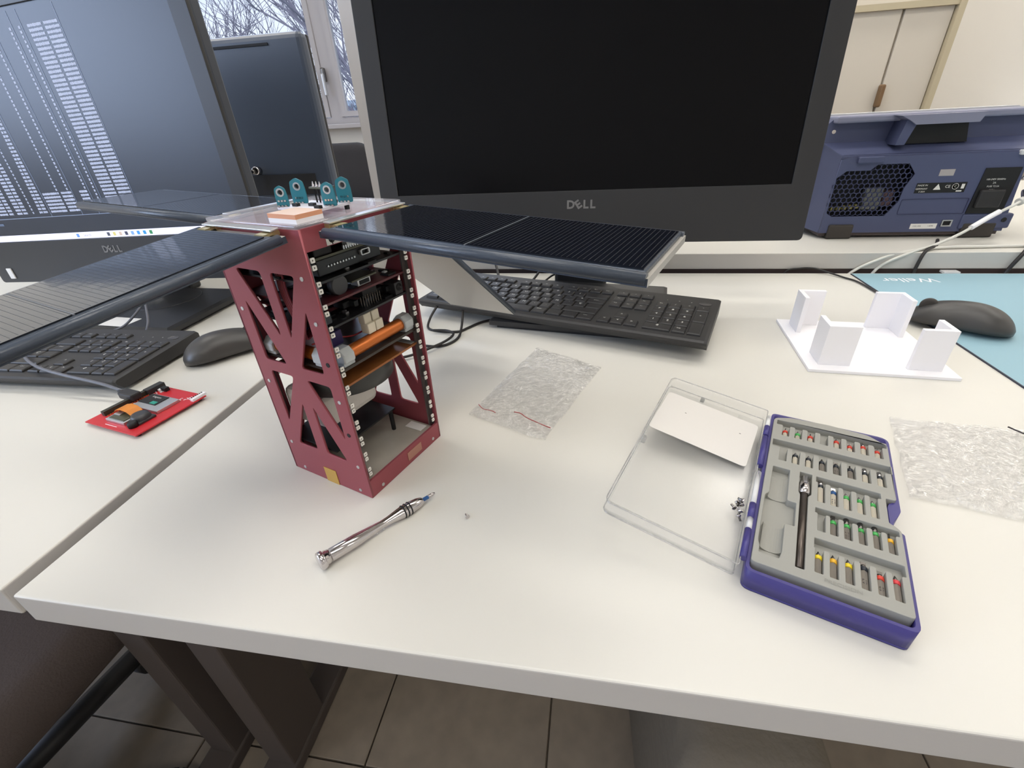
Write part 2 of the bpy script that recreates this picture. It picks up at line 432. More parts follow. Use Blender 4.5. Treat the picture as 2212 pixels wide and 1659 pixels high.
fb = thing('far_building', 'pale far building low on the horizon outside the window', 'building', (-17, 36, -4))
part('wall', (0, 0, 2.6), (16, 4, 5.4), FARB, fb); rfp = part('roof', (0, 0, 5.4), (16.6, 4.6, .3), FARB, fb)
for k in range(9): part('window', (-7+k*1.7, -2.02, 4.2), (1.0, .06, 1.0), FARG, fb)
random.seed(5)

# ------------------------------------------------------------ desks
def desk(name, label, x0, x1, y0, y1, ztop, legs, thick=.03):
    t = thing(name, label, 'desk', ((x0+x1)/2, (y0+y1)/2, ZF))
    cx, cy = (x0+x1)/2, (y0+y1)/2
    bm = new_bm(); box(bm, (0, 0, ztop-thick/2-ZF), (x1-x0, y1-y0, thick), bev=.0018, seg=3)
    for f in bm.faces:
        f.material_index = 1 if abs(f.normal.z) < .3 else 0
    done('desktop', bm, [LAM, EDGE], t)
    for lx, ly in legs:
        part('leg', (lx-cx, ly-cy, (ztop-thick)/2-ZF/2-.01), (.05, .1, ztop-thick-ZF-.03), FRAMEG, t, bev=.003)
    for lx in sorted({l[0] for l in legs}):
        part('foot', (lx-cx, 0, .015), (.06, (y1-y0)*.86, .03), FRAMEG, t, bev=.004)
        part('cross_rail', (lx-cx, 0, ztop-thick-ZF-.022), (.04, (y1-y0)*.8, .04), FRAMEG, t)
    part('modesty_beam', (0, .1, ztop-thick-ZF-.03), (x1-x0-.3, .03, .05), FRAMEG, t)
    return t
desk('desk', 'white desk in front, carrying the red satellite frame', -.409, 1.35, .144, .9176, 0, [(-.515, .33), (1.1, .33), (-.515, .75), (1.1, .75)])
desk('left_desk', 'white desk on the left, carrying the left monitor', -1.9, -.4235, .147, .9176, 0, [(-.635, .33), (-.635, .75), (-1.7, .33), (-1.7, .75)])
od = desk('opposing_desk', 'white desk behind, slightly higher, carrying the blue instrument', -1.9, 1.35, .925, 1.72, .0355, [(-1.6, 1.3), (1.1, 1.3)])
part('gap_shade_strip', (0, -.388, .730+.0355-.030-.012), (3.22, .016, .03), mat('dark_gap_shade', (58, 46, 44), .7), od)  # dark strip added to paint the shade in the gap below the desktop
# chair under the left desk
ch = thing('office_chair', 'dark office chair pushed under the left desk, seat in the lower left', 'chair', (-.93, .14, ZF))
bm = new_bm(); box(bm, (0, 0, .37), (.50, .46, .09), bev=.04, seg=4); done('seat', bm, FABRICB, ch, shade=True)
bm = new_bm(); lathe(bm, [(0, .03), (.30, .03)], (0, 0, .06), seg=16); done('gas_column', bm, BLACKP, ch)
for k in range(5):
    a_ = k*2*pi/5+.3; bm = new_bm(); tube(bm, [(0, 0, .09), (.27*cos(a_), .27*sin(a_), .06)], .02, 8, smooth=False); done('base_spoke', bm, BLACKP, ch)
    bm = new_bm(); cyl(bm, (.27*cos(a_)-.012, .27*sin(a_), .028), (.27*cos(a_)+.012, .27*sin(a_), .028), .028, 14); done('castor', bm, BLACKP, ch)
bm = new_bm(); box(bm, (0, -.25, .62), (.44, .06, .36), bev=.028, seg=4); done('backrest', bm, FABRICB, ch, shade=True)
# chair far behind
ch2 = thing('far_office_chair', 'black rounded chair back behind the rear monitor', 'chair', (-1.03, 1.95, ZF))
bm = new_bm(); box(bm, (0, -.14, .72), (.46, .07, .46), bev=.034, seg=5)
for v in bm.verts:
    if v.co.z > .85: v.co.x *= 1-.9*((v.co.z-.85)/.1)**2*.28
done('backrest', bm, FABRIC, ch2, shade=True)
bm = new_bm(); box(bm, (0, .08, .46), (.48, .44, .08), bev=.035, seg=4); done('seat', bm, FABRIC, ch2, shade=True)
bm = new_bm(); lathe(bm, [(0, .03), (.36, .03)], (0, .08, .06), seg=16); done('gas_column', bm, BLACKP, ch2)
for k in range(5):
    a_ = k*2*pi/5; bm = new_bm(); tube(bm, [(0, .08, .09), (.28*cos(a_), .08+.28*sin(a_), .045)], .02, 8, smooth=False); done('base_spoke', bm, BLACKP, ch2)

# ------------------------------------------------------------ monitors
def glyph_rows(bm, x0, x1, u, h, seed, words_):
    """short bright dashes standing for tiny terminal characters, within x0..x1 at height u"""
    rnd = random.Random(seed); x = x0
    for a, b in words_:
        xa, xb = x0+(x1-x0)*a, x0+(x1-x0)*b; x = xa
        while x < xb-.0006:
            w_ = rnd.uniform(.0011, .0019); hh = h*rnd.uniform(.75, 1.0)
            v = [bm.verts.new(p) for p in ((x, u-hh/2, 0), (min(x+w_, xb), u-hh/2, 0), (min(x+w_, xb), u+hh/2, 0), (x, u+hh/2, 0))]
            bm.faces.new(v); x += w_+.0004
def monitor(name, label, o, yaw, tilt, roll, screen_mat, lit):
    """local frame: x right, y up along the screen, z out of the screen towards the viewer; origin bottom centre"""
    base = Vector(o)
    X = Vector((cos(yaw), sin(yaw), 0)); Yh = Vector((-sin(yaw), cos(yaw), 0)); U = Vector((0, 0, 1))*cos(tilt)+Yh*sin(tilt)
    X2 = X*cos(roll)+U*sin(roll); U2 = U*cos(roll)-X*sin(roll); N = X2.cross(U2)
    L = Matrix((( X2.x, U2.x, N.x, base.x), (X2.y, U2.y, N.y, base.y), (X2.z, U2.z, N.z, base.z), (0, 0, 0, 1)))
    t = thing(name, label, 'monitor', (base.x, base.y, 0), yaw)
    inv = t.matrix_world.inverted() if False else (T((base.x, base.y, 0))@RZ(yaw)).inverted()
    LM = inv@L
    hw, H = .325, .445
    # housing: bezel frame and back shell
    bz = plate('bezel', round_poly([(-hw, 0), (hw, 0), (hw, H), (-hw, H)], .006), [[(-.2965, .0765), (.2965, .0765), (.2965, .412), (-.2965, .412)]], .006, DARKP, t, M=LM@T((0, 0, -.003)), bev=.0008)
    bm = new_bm(); box(bm, (0, H/2, -.0165), (2*hw, H, .021), bev=.004)
    prism(bm, round_poly([(-.25, .06), (.25, .06), (.25, .38), (-.25, .38)], .03), -.05, -.026)
    done('back_shell', bm, BACKP, t, M=LM)
    sc = part('screen', (0, .2443, -.0042), (.5935, .336, .003), screen_mat, t, M=LM)
    # stand
    NB = inv@T((base.x, base.y, 0))@RZ(yaw)
    dl = LM@Vector((0, .17, -.05))
    bm = new_bm(); box(bm, (0, .095, (base.z+.16)/2+.005), (.095, .03, base.z+.17), bev=.006)
    done('stand_neck', bm, DARKP, t)
    part('tilt_bracket', (0, .066, base.z+.17), (.11, .05, .11), BLACKP, t, bev=.006)
    # logo
    lg = [('D', -.0175, 0, 0), ('E', -.0058, .0, .6), ('L', .0055, 0, 0), ('L', .0160, 0, 0)]
    bm = new_bm()
    for s, x, y, rot in lg:
        me = text_mesh(s, .0165, .0002, .0006); n0 = len(bm.verts); bm.from_mesh(me); bm.verts.ensure_lookup_table()
        bmesh.ops.transform(bm, matrix=T((x, .057+y, .0004))@RZ(rot), verts=bm.verts[n0:])
    done('logo_lettering', bm, LOGO, bz, M=LM@T((0, 0, .0)) if False else bz.matrix_basis.inverted()@LM)
    return t, LM, sc
BASE_PTS = [(-.128, -.10), (.128, -.10), (.128, .07), (.105, .10), (-.105, .10), (-.128, .07)]
def stand_base(t, M, disc=False):
    bm = new_bm()
    prism(bm, [(-.12, -.095), (.12, -.095), (.115, .09), (-.115, .09)], 0, .006)
    lo = [(-.13, -.102), (.13, -.102), (.124, .098), (-.124, .098)]; hi = [(-.124, -.094), (.124, -.094), (.118, .092), (-.118, .092)]
    for za, zb, A_, B_ in ((.006, .013, lo, lo), (.013, .0165, lo, hi)):
        va = [bm.verts.new((x, y, za)) for x, y in A_]; vb = [bm.verts.new((x, y, zb)) for x, y in B_]
        for i in range(4): bm.faces.new((va[i], va[(i+1) % 4], vb[(i+1) % 4], vb[i]))
        if zb == .013: bm.faces.new(va[::-1])
        else: bm.faces.new(vb)
    b = done('stand_base', bm, DARKP, t, M=M)
    bm = new_bm(); lathe(bm, [(0, .058), (.0006, .058), (.0012, .0565), (.0012, .0)], (0, .03, .0163), seg=48)
    done('swivel_disc', bm, DARKP, b)
    return b
mc, LMc, scc = monitor('monitor', 'large black monitor in the middle with its dark screen switched off', (-.0186, .7486, .1016), R(.86), R(4.6), 0, SCREEN, False)
stand_base(mc, T((.010, -.032, 0))@RZ(R(-10)))
ml, LMl, scl = monitor('monitor', 'left monitor with its screen lit, showing columns of text', (-.8716, .719, .0488), R(-3.03), R(2.54), R(2.08), SCREENL, True)
bL = stand_base(ml, T((.085, -.04, 0))@RZ(R(1)))
part('paper_label', (-.0, -.078, .0166), (.082, .034, .0004), PAPER, bL, rz=R(-3))
# lit content of the left screen
bm = new_bm(); rows = 45
for k in range(rows):
    u = .127+.00585*k; low = k < 6
    glyph_rows(bm, .034, .094, u, .0040, 100+k, [(0, .46), (.54, 1)])
    for xx, w_ in ((.0155, .0035), (-.0035, .0035), (-.0445, .0035), (-.0695, .0035), (-.151, .003)):
        glyph_rows(bm, xx, xx+w_, u, .0040, 300+k, [(0, 1)])
    if low:
        glyph_rows(bm, -.105, -.066, u, .0040, 500+k, [(0, .9)]); glyph_rows(bm, -.062, -.036, u, .0040, 600+k, [(.05, 1)]); glyph_rows(bm, -.018, .0, u, .0040, 700+k, [(0, 1)])
    if k < 34: glyph_rows(bm, -.134+.0004*k, -.114, u, .0040, 800+k, [(0, .4), (.5, 1)])
    if k < 40:
        glyph_rows(bm, -.19, -.164, u, .0040, 900+k, [(0, .5), (.6, 1)]); glyph_rows(bm, -.235, -.20, u, .0040, 950+k, [(0, .6), (.7, 1)])
stuff(done('screen_text', bm, EM_TXT, scl, M=scl.matrix_basis.inverted()@LMl@T((0, 0, -.0024)), normals=False))
bm = new_bm()
for x in (.0965, .0235, .0045, -.0345, -.1085): box(bm, (x, .262, 0), (.0006, .288, .0002))
box(bm, (-.0995, .1186, 0), (.395, .0009, .0002))
stuff(done('window_border_lines', bm, mat('screen_line_glow', (132, 146, 172), .5, emit=.4), scl, M=scl.matrix_basis.inverted()@LMl@T((0, 0, -.0024))))
MS = scl.matrix_basis.inverted()@LMl
part('taskbar', (0, .0835, -.0024), (.590, .0112, .0002), EM_BAR, scl, M=MS)
for i, (x, c) in enumerate([(.003, (70, 74, 84)), (.017, (206, 196, 120)), (.031, (196, 176, 160)), (.0445, (60, 62, 80)), (.0585, (120, 160, 214)), (.072, (60, 140, 220)), (.086, (50, 140, 200)), (.1, (50, 130, 80)), (-.070, (96, 140, 236))]):
    part('taskbar_icon', (x, .0835, -.0022), (.0062, .0062, .0002), mat('icon_%d' % i, c, .5, emit=.5), scl, M=MS)
text('search_words', 'Search', .007, mat('icon_grey', (160, 160, 180), 0.5, emit=.4), scl, MS@T((-.047, .0835, -.0021)))
part('window_title', (-.262, .109, -.0023), (.045, .004, .0002), mat('icon_dim', (90, 104, 128), .5, emit=.3), scl, M=MS)
bm = new_bm(); box(bm, (-.2885, .0175, .0012), (.013, .021, .0024), bev=.001); done('side_sticker', bm, PAPER, ml, M=LMl)

# rear monitor seen from behind
rm = thing('rear_monitor', 'dark rear monitor on the opposing desk, seen from its back', 'monitor', (-.885, 1.13, .0355))
bm = new_bm(); box(bm, (0, -.002, .255), (.538, .010, .320), bev=.003); done('front_frame', bm, BLACKP, rm)
bm = new_bm(); box(bm, (.0, -.022, .255), (.546, .03, .328), bev=.012, seg=3)
done('back_shell', bm, mat('window_lit_back_plastic', (66, 74, 88), .34, spec=.8, bump=(900, .2, .0003)), rm)  # bluish window light painted into the colour of this dark plastic
part('top_vent_slot', (-.02, -.0385, .400), (.43, .002, .0045), DARK, rm)
part('lower_cover', (.03, -.038, .128), (.40, .002, .045), BLACKP, rm, bev=.0005)
part('vesa_mount', (-.1, -.05, .24), (.17, .03, .17), BLACKP, rm, bev=.006)
part('stand_neck', (-.1, -.075, .13), (.07, .03, .25), BLACKP, rm, bev=.004)
part('stand_base', (-.1, -.03, .008), (.24, .2, .015), BLACKP, rm, bev=.004)
lk = thing('key_lock', 'chrome round lock with a small key, on the back of the rear monitor', 'lock', (-.80, 1.092, .196))
bm = new_bm(); lathe(bm, [(0, .0095), (.014, .0095), (.016, .008), (.016, .005), (.012, .004)], (0, 0, 0), (.15, -1, .1), 24); done('lock_body', bm, CHROME, lk)
bm = new_bm(); lathe(bm, [(0, .005), (.012, .005), (.013, .003)], (.002, -.014, 0), (0, -1, 0), 16); done('key_barrel', bm, DKCHROME, lk)
bm = new_bm(); box(bm, (-.008, -.020, -.022), (.008, .002, .024), bev=.0005); bmesh.ops.rotate(bm, verts=bm.verts, cent=(0, 0, 0), matrix=Matrix.Rotation(R(14), 3, 'Y')); done('key_tag', bm, PAPER, lk)

# ------------------------------------------------------------ keyboards
UK = .01895
def key_mesh(w, d=1):
    bm = new_bm(); W_, D_ = w*UK-.0022, d*UK-.0022
    lo = [bm.verts.new((sx*W_/2, sy*D_/2, 0)) for sx, sy in ((-1, -1), (1, -1), (1, 1), (-1, 1))]
    mi_ = [bm.verts.new((sx*(W_/2-.0004), sy*(D_/2-.0004), .0022)) for sx, sy in ((-1, -1), (1, -1), (1, 1), (-1, 1))]
    hi = [bm.verts.new((sx*(W_/2-.0014), sy*(D_/2-.0014)+.0003, .0034)) for sx, sy in ((-1, -1), (1, -1), (1, 1), (-1, 1))]
    for A_, B_ in ((lo, mi_), (mi_, hi)):
        for i in range(4): bm.faces.new((A_[i], A_[(i+1) % 4], B_[(i+1) % 4], B_[i]))
    bm.faces.new(hi); bm.faces.new(lo[::-1])
    me = bpy.data.meshes.new('key'); bm.to_mesh(me); bm.free(); me.materials.append(KEYM); return me
KM = {}
def layout():
    K = []; u = UK
    rows = [
      (0, [(1.25, 'Ctrl'), (1.25, ''), (1.25, 'Alt'), (6.25, ''), (1.25, 'AltGr'), (1.25, ''), (1.25, ''), (1.25, 'Ctrl')]),
      (1, [(1.25, '')]+[(1, c) for c in '<ZXCVBNM,.-']+[(2.75, '')]),
      (2, [(1.75, '')]+[(1, c) for c in 'ASDFGHJKL']+[(1, 'Ñ'), (1, "'"), (1, 'Ç'), (1.25, '')]),
      (3, [(1.5, '')]+[(1, c) for c in 'QWERTYUIOP`+']+[(1.5, 'Enter')]),
      (4, [(1, c) for c in '\\1234567890?¡']+[(2, '')])]
    for rw, ks in rows:
        x = 0
        for w, s in ks: K.append((x+w/2, rw+.5, w, 1, s)); x += w
    x = 0
    for g in ([(0, 'Esc')], [(2, 'F1'), (3, 'F2'), (4, 'F3'), (5, 'F4')], [(6.5, 'F5'), (7.5, 'F6'), (8.5, 'F7'), (9.5, 'F8')], [(11, 'F9'), (12, 'F10'), (13, 'F11'), (14, 'F12')]):
        for x, s in g: K.append((x+.5, 5.7, 1, .8, s))
    for i in range(3): K.append((15.3+i+.5, 5.7, 1, .8, '-'))
    for i, s in enumerate(('Ins', 'Ini', 'Re')): K.append((15.8+i, 4.5, 1, 1, s))
    for i, s in enumerate(('Sup', 'Fin', 'Av')): K.append((15.8+i, 3.5, 1, 1, s))
    K.append((16.8, 1.5, 1, 1, '^'))
    for i, s in enumerate('<v>'): K.append((15.8+i, .5, 1, 1, s))
    n0 = 18.6
    for i, s in enumerate(('Blq', '/', '*', '-')): K.append((n0+.5+i, 4.5, 1, 1, s))
    for j, r_ in enumerate(('789', '456', '123')):
        for i, s in enumerate(r_): K.append((n0+.5+i, 3.5-j, 1, 1, s))
    K += [(n0+3.5, 3, 1, 2, '+'), (n0+3.5, 1, 1, 2, ''), (n0+1, .5, 2, 1, '0'), (n0+2.5, .5, 1, 1, 'Sup')]
    return K
def keyboard(label, loc, rz, ztop, under):
    L, D = .4460, .1480
    t = thing('keyboard', label, 'keyboard', (loc[0], loc[1], under), rz)
    top = ztop-under
    # side profile with chamfered underside, extruded across
    prof = [(-D/2+.008, top-.014), (-D/2+.001, top-.006), (-D/2, top-.002), (-D/2+.003, top), (D/2-.003, top+.004), (D/2, top+.001), (D/2, top-.006), (D/2-.010, top-.014)]
    bm = new_bm()
    rings = []
    for x, ins in ((-L/2, .003), (-L/2+.004, 0), (L/2-.004, 0), (L/2, .003)):
        rings.append([bm.verts.new((x, y*(1-ins*6), z-(ins*.3))) for y, z in prof])
    for a, b in zip(rings, rings[1:]):
        for i in range(len(prof)): bm.faces.new((a[i], a[(i+1) % len(prof)], b[(i+1) % len(prof)], b[i]))
    bm.faces.new(rings[0]); bm.faces.new(rings[-1][::-1])
    done('keyboard_body', bm, KEYB, t)
    for sx in (-1, 1):
        part('rear_foot', (sx*.18, .05, (top-.014)/2), (.03, .02, max(top-.014, .002)+.002), BLACKP, t)
        part('front_pad', (sx*.18, -.05, (top-.014)/2), (.03, .008, max(top-.014, .002)+.002), RUB, t)
    tilt = math.atan2(.004, D); x0 = -L/2+.0085; y0 = -D/2+.0115
    MK = T((0, -D/2, top))@RX(tilt)@T((0, D/2, 0))
    tx = []
    for x, y, w, d, s in layout():
        k = (w, d)
        if k not in KM: KM[k] = key_mesh(w, d)
        px, py = x0+x*UK, y0+y*UK
        link('key', KM[k], t, M=MK@T((px, py, -.0002)))
        if s: tx.append((s, .0066 if len(s) == 1 else .0034, px-(.0 if len(s) == 1 else .001), py+.0025, .0034, 0))
    join_texts('key_lettering', tx, PRINT, t, M=MK)
    join_texts('body_lettering', [('1', .003, x0+19.3*UK, y0+5.8*UK, .0003, 0), ('A', .003, x0+20.2*UK, y0+5.8*UK, .0003, 0), ('#', .003, x0+21.1*UK, y0+5.8*UK, .0003, 0)], PRINT, t, M=MK)
    bm = new_bm(); lathe(bm, [(0, .0085), (.0006, .0085), (.0006, .0076), (.0002, .007)], (0, 0, 0), seg=28)
    for v in bm.verts: v.co.y *= .6
    done('emblem_ring', bm, mat('embossed_black_plastic', (72, 70, 70), .35), t, M=MK@T((x0+22.1*UK, y0+5.75*UK, 0)))
    return t
# centre keyboard lies across the foot of the middle monitor
aC = R(-18.2)
keyboard("black keyboard lying askew under the middle monitor, behind the red frame", (-.045, .678), aC, .0310, .0170)
keyboard('black keyboard on the left desk beneath the lit monitor', (-.812, .478), R(.6), .020, .0)

# ------------------------------------------------------------ mice
def mouse(label, loc, rz, under):
    t = thing('mouse', label, 'mouse', (loc[0], loc[1], under), rz)
    bm = new_bm(); n, m_ = 28, 18; rings = []
    for i in range(n+1):      # along x: tail -.058 .. head +.058
        u = -1+2*i/n; x = .058*u
        w = .0315*(max(0, 1-abs(u)**2.8))**.5*(1-.10*cos(pi*(u-.05)))
        h = .0375*(max(0, 1-((u+.15)/(1.16 if u > -.15 else .86))**2))**.52*(1-.14*(u > .5)*(u-.5))
        rings.append([(x, w*cos(a)*(1 if sin(a) > -.2 else .9), .0085+(h-.0085)*sin(a)**(.85) if sin(a) > 0 else .0085+.0075*sin(a)) for a in [2*pi*k/m_ for k in range(m_)]])
    vr = []
    for rg in rings: vr.append([bm.verts.new((p[0], p[1], max(p[2].real if isinstance(p[2], complex) else p[2], .001))) for p in rg])
    for a, b in zip(vr, vr[1:]):
        for k in range(m_): bm.faces.new((a[k], a[(k+1) % m_], b[(k+1) % m_], b[k]))
    bm.faces.new(vr[0][::-1]); bm.faces.new(vr[-1])
    bmesh.ops.remove_doubles(bm, verts=bm.verts, dist=1e-4)
    o = done('mouse_shell', bm, mat('matt_dark_mouse_plastic', (64, 62, 60), .4, spec=.5), t, shade=True)
    s = o.modifiers.new('sub', 'SUBSURF'); s.levels = 1; s.render_levels = 2
    bm = new_bm(); lathe(bm, [(-.0035, .0075), (-.003, .0105), (.003, .0105), (.0035, .0075)], (.036, 0, .0235), (0, 1, 0), 28); done('scroll_wheel', bm, RUB, t, shade=False)
    return t
mouse('black mouse on the left desk, half hidden behind the red frame', (-.524, .527), R(50), 0)
mouse('black mouse at the edge of the light blue mat', (.497, .668), R(148), .0016)

# ------------------------------------------------------------ the red satellite frame
TH = R(-19.476); TC = Vector((-.2123, .3317, .0003)); H = .2285
sat = thing('satellite_frame', 'red aluminium satellite frame full of circuit boards, with dark solar wings spread from its top', 'satellite model', TC, TH)
def tri(a, b, c, r=.0035): return round_poly([a, b, c], r, 3)
mm = .001
CUTS = [tri((-.0325, .1975), (-.004, .1975), (-.004, .146)), tri((.0065, .1975), (.0325, .1975), (.0075, .146)),
        tri((-.0345, .173), (-.0345, .1208), (-.0085, .1208)), tri((.034, .173), (.034, .1208), (.0085, .1208)),
        tri((-.034, .1108), (-.006, .1108), (-.034, .0585)), tri((.0095, .1108), (.0365, .1108), (.0365, .059)),
        tri((-.006, .0855), (-.006, .035), (-.0305, .035)), tri((.006, .0855), (.006, .035), (.031, .0345))]
def M_face(ang):   # plate drawn in (x,z) placed on face with outward normal rotated by ang from -y
    return RZ(ang)@T((0, -.049, 0))@RX(pi/2)
for ang in (0, pi, -pi/2):
    sp = plate('side_plate', [(-.05, 0), (.05, 0), (.05, H), (-.05, H)], CUTS, .002, RED, sat, M=M_face(ang))
    bm = new_bm()
    for x, z in [(-.035, .0048), (.037, .0048), (.0425, .0332), (.0425, .0985), (.0405, .1965), (.0415, .164), (-.042, .033), (-.042, .0985), (-.042, .164)]:
        cyl(bm, (x, -.0497, z), (x, -.0505, z), .0016, 12); 
    stuff(done('screw_heads', bm, ALU, sp, M=sp.matrix_basis.inverted()@RZ(ang)))
    bm = new_bm()
    for x, z in [(.0422, .0665), (.0415, .1312)]: cyl(bm, (x, -.0498, z), (x, -.0503, z), .0019, 12)
    stuff(done('screw_holes', bm, DARK, sp, M=sp.matrix_basis.inverted()@RZ(ang)))
# open front face: bottom and top bands
part('bottom_band', (.049, 0, .009), (.002, .096, .018), RED, sat)
part('top_band', (.049, 0, .2215), (.002, .096, .0145), RED, sat)
part('bottom_floor', (0, 0, .004), (.094, .096, .003), RED, sat)
part('floor_plate', (0, 0, .0125), (.092, .092, .0022), mat('pale_grey_floor_plate', (176, 170, 158), .5, noise=(40, .15)), sat)
part('top_ring', (0, 0, H-.004), (.094, .096, .004), RED, sat)
bm = new_bm()
for y, z in ((-.0355, .0045), (.038, .0045)): cyl(bm, (.0497, y, z), (.0505, y, z), .0016, 12)
stuff(done('screw_heads', bm, ALU, sat))
# tape patches
tp = part('amber_tape_patch', (.002, -.0503, .0078), (.0155, .0004, .0165), TAPEY, sat, rz=0)
part('clear_tape_patch', (.0503, .01, .009), (.0004, .02, .009), mat('pale_amber_tape', (170, 120, 104), .3), sat)
# number plate under the right wing
wp = part('symbol_label', (.0503, -.0225, .2185), (.0004, .017, .0075), PAPER, sat)
bm = new_bm(); lathe(bm, [(0, .0026), (.0003, .0026), (.0003, .0021), (0, .0021)], (0, 0, 0), (1, 0, 0), 20); box(bm, (.0002, 0, 0), (.0003, .0005, .0075))
done('round_symbol', bm, DARK, wp, M=T((.0505, -.0265, .2185)))
# corner rails with tabs
def rail(x, y, tabs, facex):
    sx = 1 if x > 0 else -1; sy = 1 if y > 0 else -1
    bm = new_bm(); box(bm, (x-sx*.004, y+sy*.0005, .114), (.0012, .005, .196)); box(bm, (x-sx*.0045, y+sy*.0025, .114), (.0065, .001, .196))
    rl = done('corner_rail', bm, mat('grey_rail_metal', (120, 118, 116), .3, metal=.8), sat)
    if tabs:
        for k in range(12):
            for dz in (.2057, .2007):
                z = dz-.01633*k+.0025
                if z < .022: continue
                if 'tab' not in _TX:
                    hole = [(.0007*cos(a), .0007*sin(a)) for a in [2*pi*i/10 for i in range(10)]]
                    q = plate('mount_tab', round_poly([(-.0017, -.0017), (.0017, -.0017), (.0017, .0017), (-.0017, .0017)], .0006, 3), [hole], .0012, mat('pale_nickel_tab', (226, 222, 214), .35, metal=.3))
                    _TX['tab'] = q.data; bpy.data.objects.remove(q)
                link('mount_tab', _TX['tab'], rl, M=T((.0485, y-sy*.0008, z))@RZ(pi/2)@RX(pi/2))
rail(.0475, -.0452, True, 1); rail(.0475, .0452, True, 1); rail(-.0455, -.0452, False, 1); rail(-.0455, .0452, False, 1)
# circuit boards
def board(z, m, seed, comps=(), label=None, sx=.088, sy=.088):
    b = part('circuit_board', (0, 0, z), (sx, sy, .0016), m, sat)
    if label: b['label'] = label
    rnd = random.Random(seed); bm = new_bm()
    for k in range(46):
        px, py = rnd.uniform(-.036, .040), rnd.uniform(-.040, .040)
        s = rnd.choice([(.004, .003, .0012), (.003, .003, .001), (.006, .006, .0012), (.002, .0035, .001), (.009, .009, .0014)])
        box(bm, (px, py, z+.0008+s[2]/2), s, mi=rnd.choice([0, 0, 0, 0, 1]))
    stuff(done('small_chips', bm, [DARK, ALU], b, M=b.matrix_basis.inverted()))
    return b
b1 = board(.2065, PCBG, 1); b1['label'] = 'topmost olive circuit board'
bm = new_bm()
for i in range(22): box(bm, (.043, -.012+i*.0022, .2085), (.0012, .0012, .0028))
stuff(done('header_pins', bm, ALU, b1, M=b1.matrix_basis.inverted()))
part('component_block', (.036, -.030, .2105), (.014, .016, .006), DARK, b1, bev=.001)
part('button', (.041, -.004, .2103), (.005, .009, .004), GREYCL, b1)
bm = new_bm(); box(bm, (.036, .034, .2125), (.006, .004, .009)); box(bm, (.030, .024, .211), (.005, .003, .006)); done('capacitor_pair', bm, DARK, b1)
b2 = board(.1905, PCBK, 2)
part('stack_box', (.0, -.004, .1985), (.078, .062, .0115), PCBK, b2, bev=.0008)
bm = new_bm()
for i in range(10): box(bm, (.0395, -.026+i*.0028, .1985), (.0008, .0012, .0012))
stuff(done('pin_row', bm, ALU, b2))
up = plate('usb_port', round_poly([(-.0045, -.0022), (.0045, -.0022), (.0045, .0022), (-.0045, .0022)], .0012, 3), [round_poly([(-.0038, -.0016), (.0038, -.0016), (.0038, .0016), (-.0038, .0016)], .0009, 3)], .003, ALU, b2, M=T((.0405, .009, .2005))@RZ(pi/2)@RX(pi/2))
b3 = board(.1745, REDPCB, 3); b3['label'] = 'dark red circuit board'
part('hdmi_port', (.035, .004, .1785), (.008, .014, .0055), ALU, b3, bev=.0006); part('port_slot', (.0392, .004, .1785), (.0006, .010, .003), DARK, b3)
part('module_board', (.030, .004, .1815), (.020, .026, .0012), PCBG, b3)
bm = new_bm(); lathe(bm, [(0, .0075), (.005, .0075), (.0055, .007)], (.0325, -.0185, .182), (1, 0, 0), 28); done('grey_disc', bm, mat('dark_grey_disc', (76, 76, 78), .5), b3)
part('white_bracket', (.026, -.036, .179), (.004, .014, .008), mat('dim_white_plastic', (176, 170, 186), .5), b3)
part('led_dome', (.034, .032, .1765), (.004, .004, .003), GREYCL, b3, bev=.001)
b4 = board(.157, PCBK, 4)
# upright red partitions with square windows between board three and four
for (xx, y0, y1, hs) in ((.018, -.044, .044, [(-.024, -.004), (.018, .036)]),):
    plate('upright_board', [(y0, .1582), (y1, .1582), (y1, .1735), (y0, .1735)], [round_poly([(a, .1605), (b, .1605), (b, .1712), (a, .1712)], .001, 2) for a, b in hs], .0014, REDPCB, b4, M=b4.matrix_basis.inverted()@T((xx, 0, 0))@RZ(pi/2)@RX(pi/2))
for yy in (-.010, .026):
    bm = new_bm(); box(bm, (.026, yy, .1635), (.012, .011, .005), bev=.001); box(bm, (.034, yy+.003, .1638), (.006, .004, .004)); done('slide_switch', bm, DARK, b4)
bm = new_bm(); box(bm, (.037, .036, .163), (.012, .0095, .0105), bev=.0005); done('power_jack', bm, BLACKP, b4)
bm = new_bm(); lathe(bm, [(0, .0032), (.0004, .0032), (.0004, .0012), (.0022, .0010)], (.0431, .036, .164), (1, 0, 0), 20); done('jack_socket', bm, [DARK], b4)
bm = new_bm()
for i in range(8):
    for j in range(2): cyl(bm, (.036+j*.003, -.001+i*.0026, .1582), (.036+j*.003, -.001+i*.0026, .1665), .0005, 6)
stuff(done('pin_header', bm, DKCHROME, b4))
part('relay_block', (.03, .010, .168), (.012, .016, .008), DARK, b4, bev=.0006)
bm = new_bm(); box(bm, (.040, -.040, .1645), (.006, .007, .009), bev=.0012); done('capacitor', bm, mat('dark_glossy_can', (36, 44, 52), .15), b4)
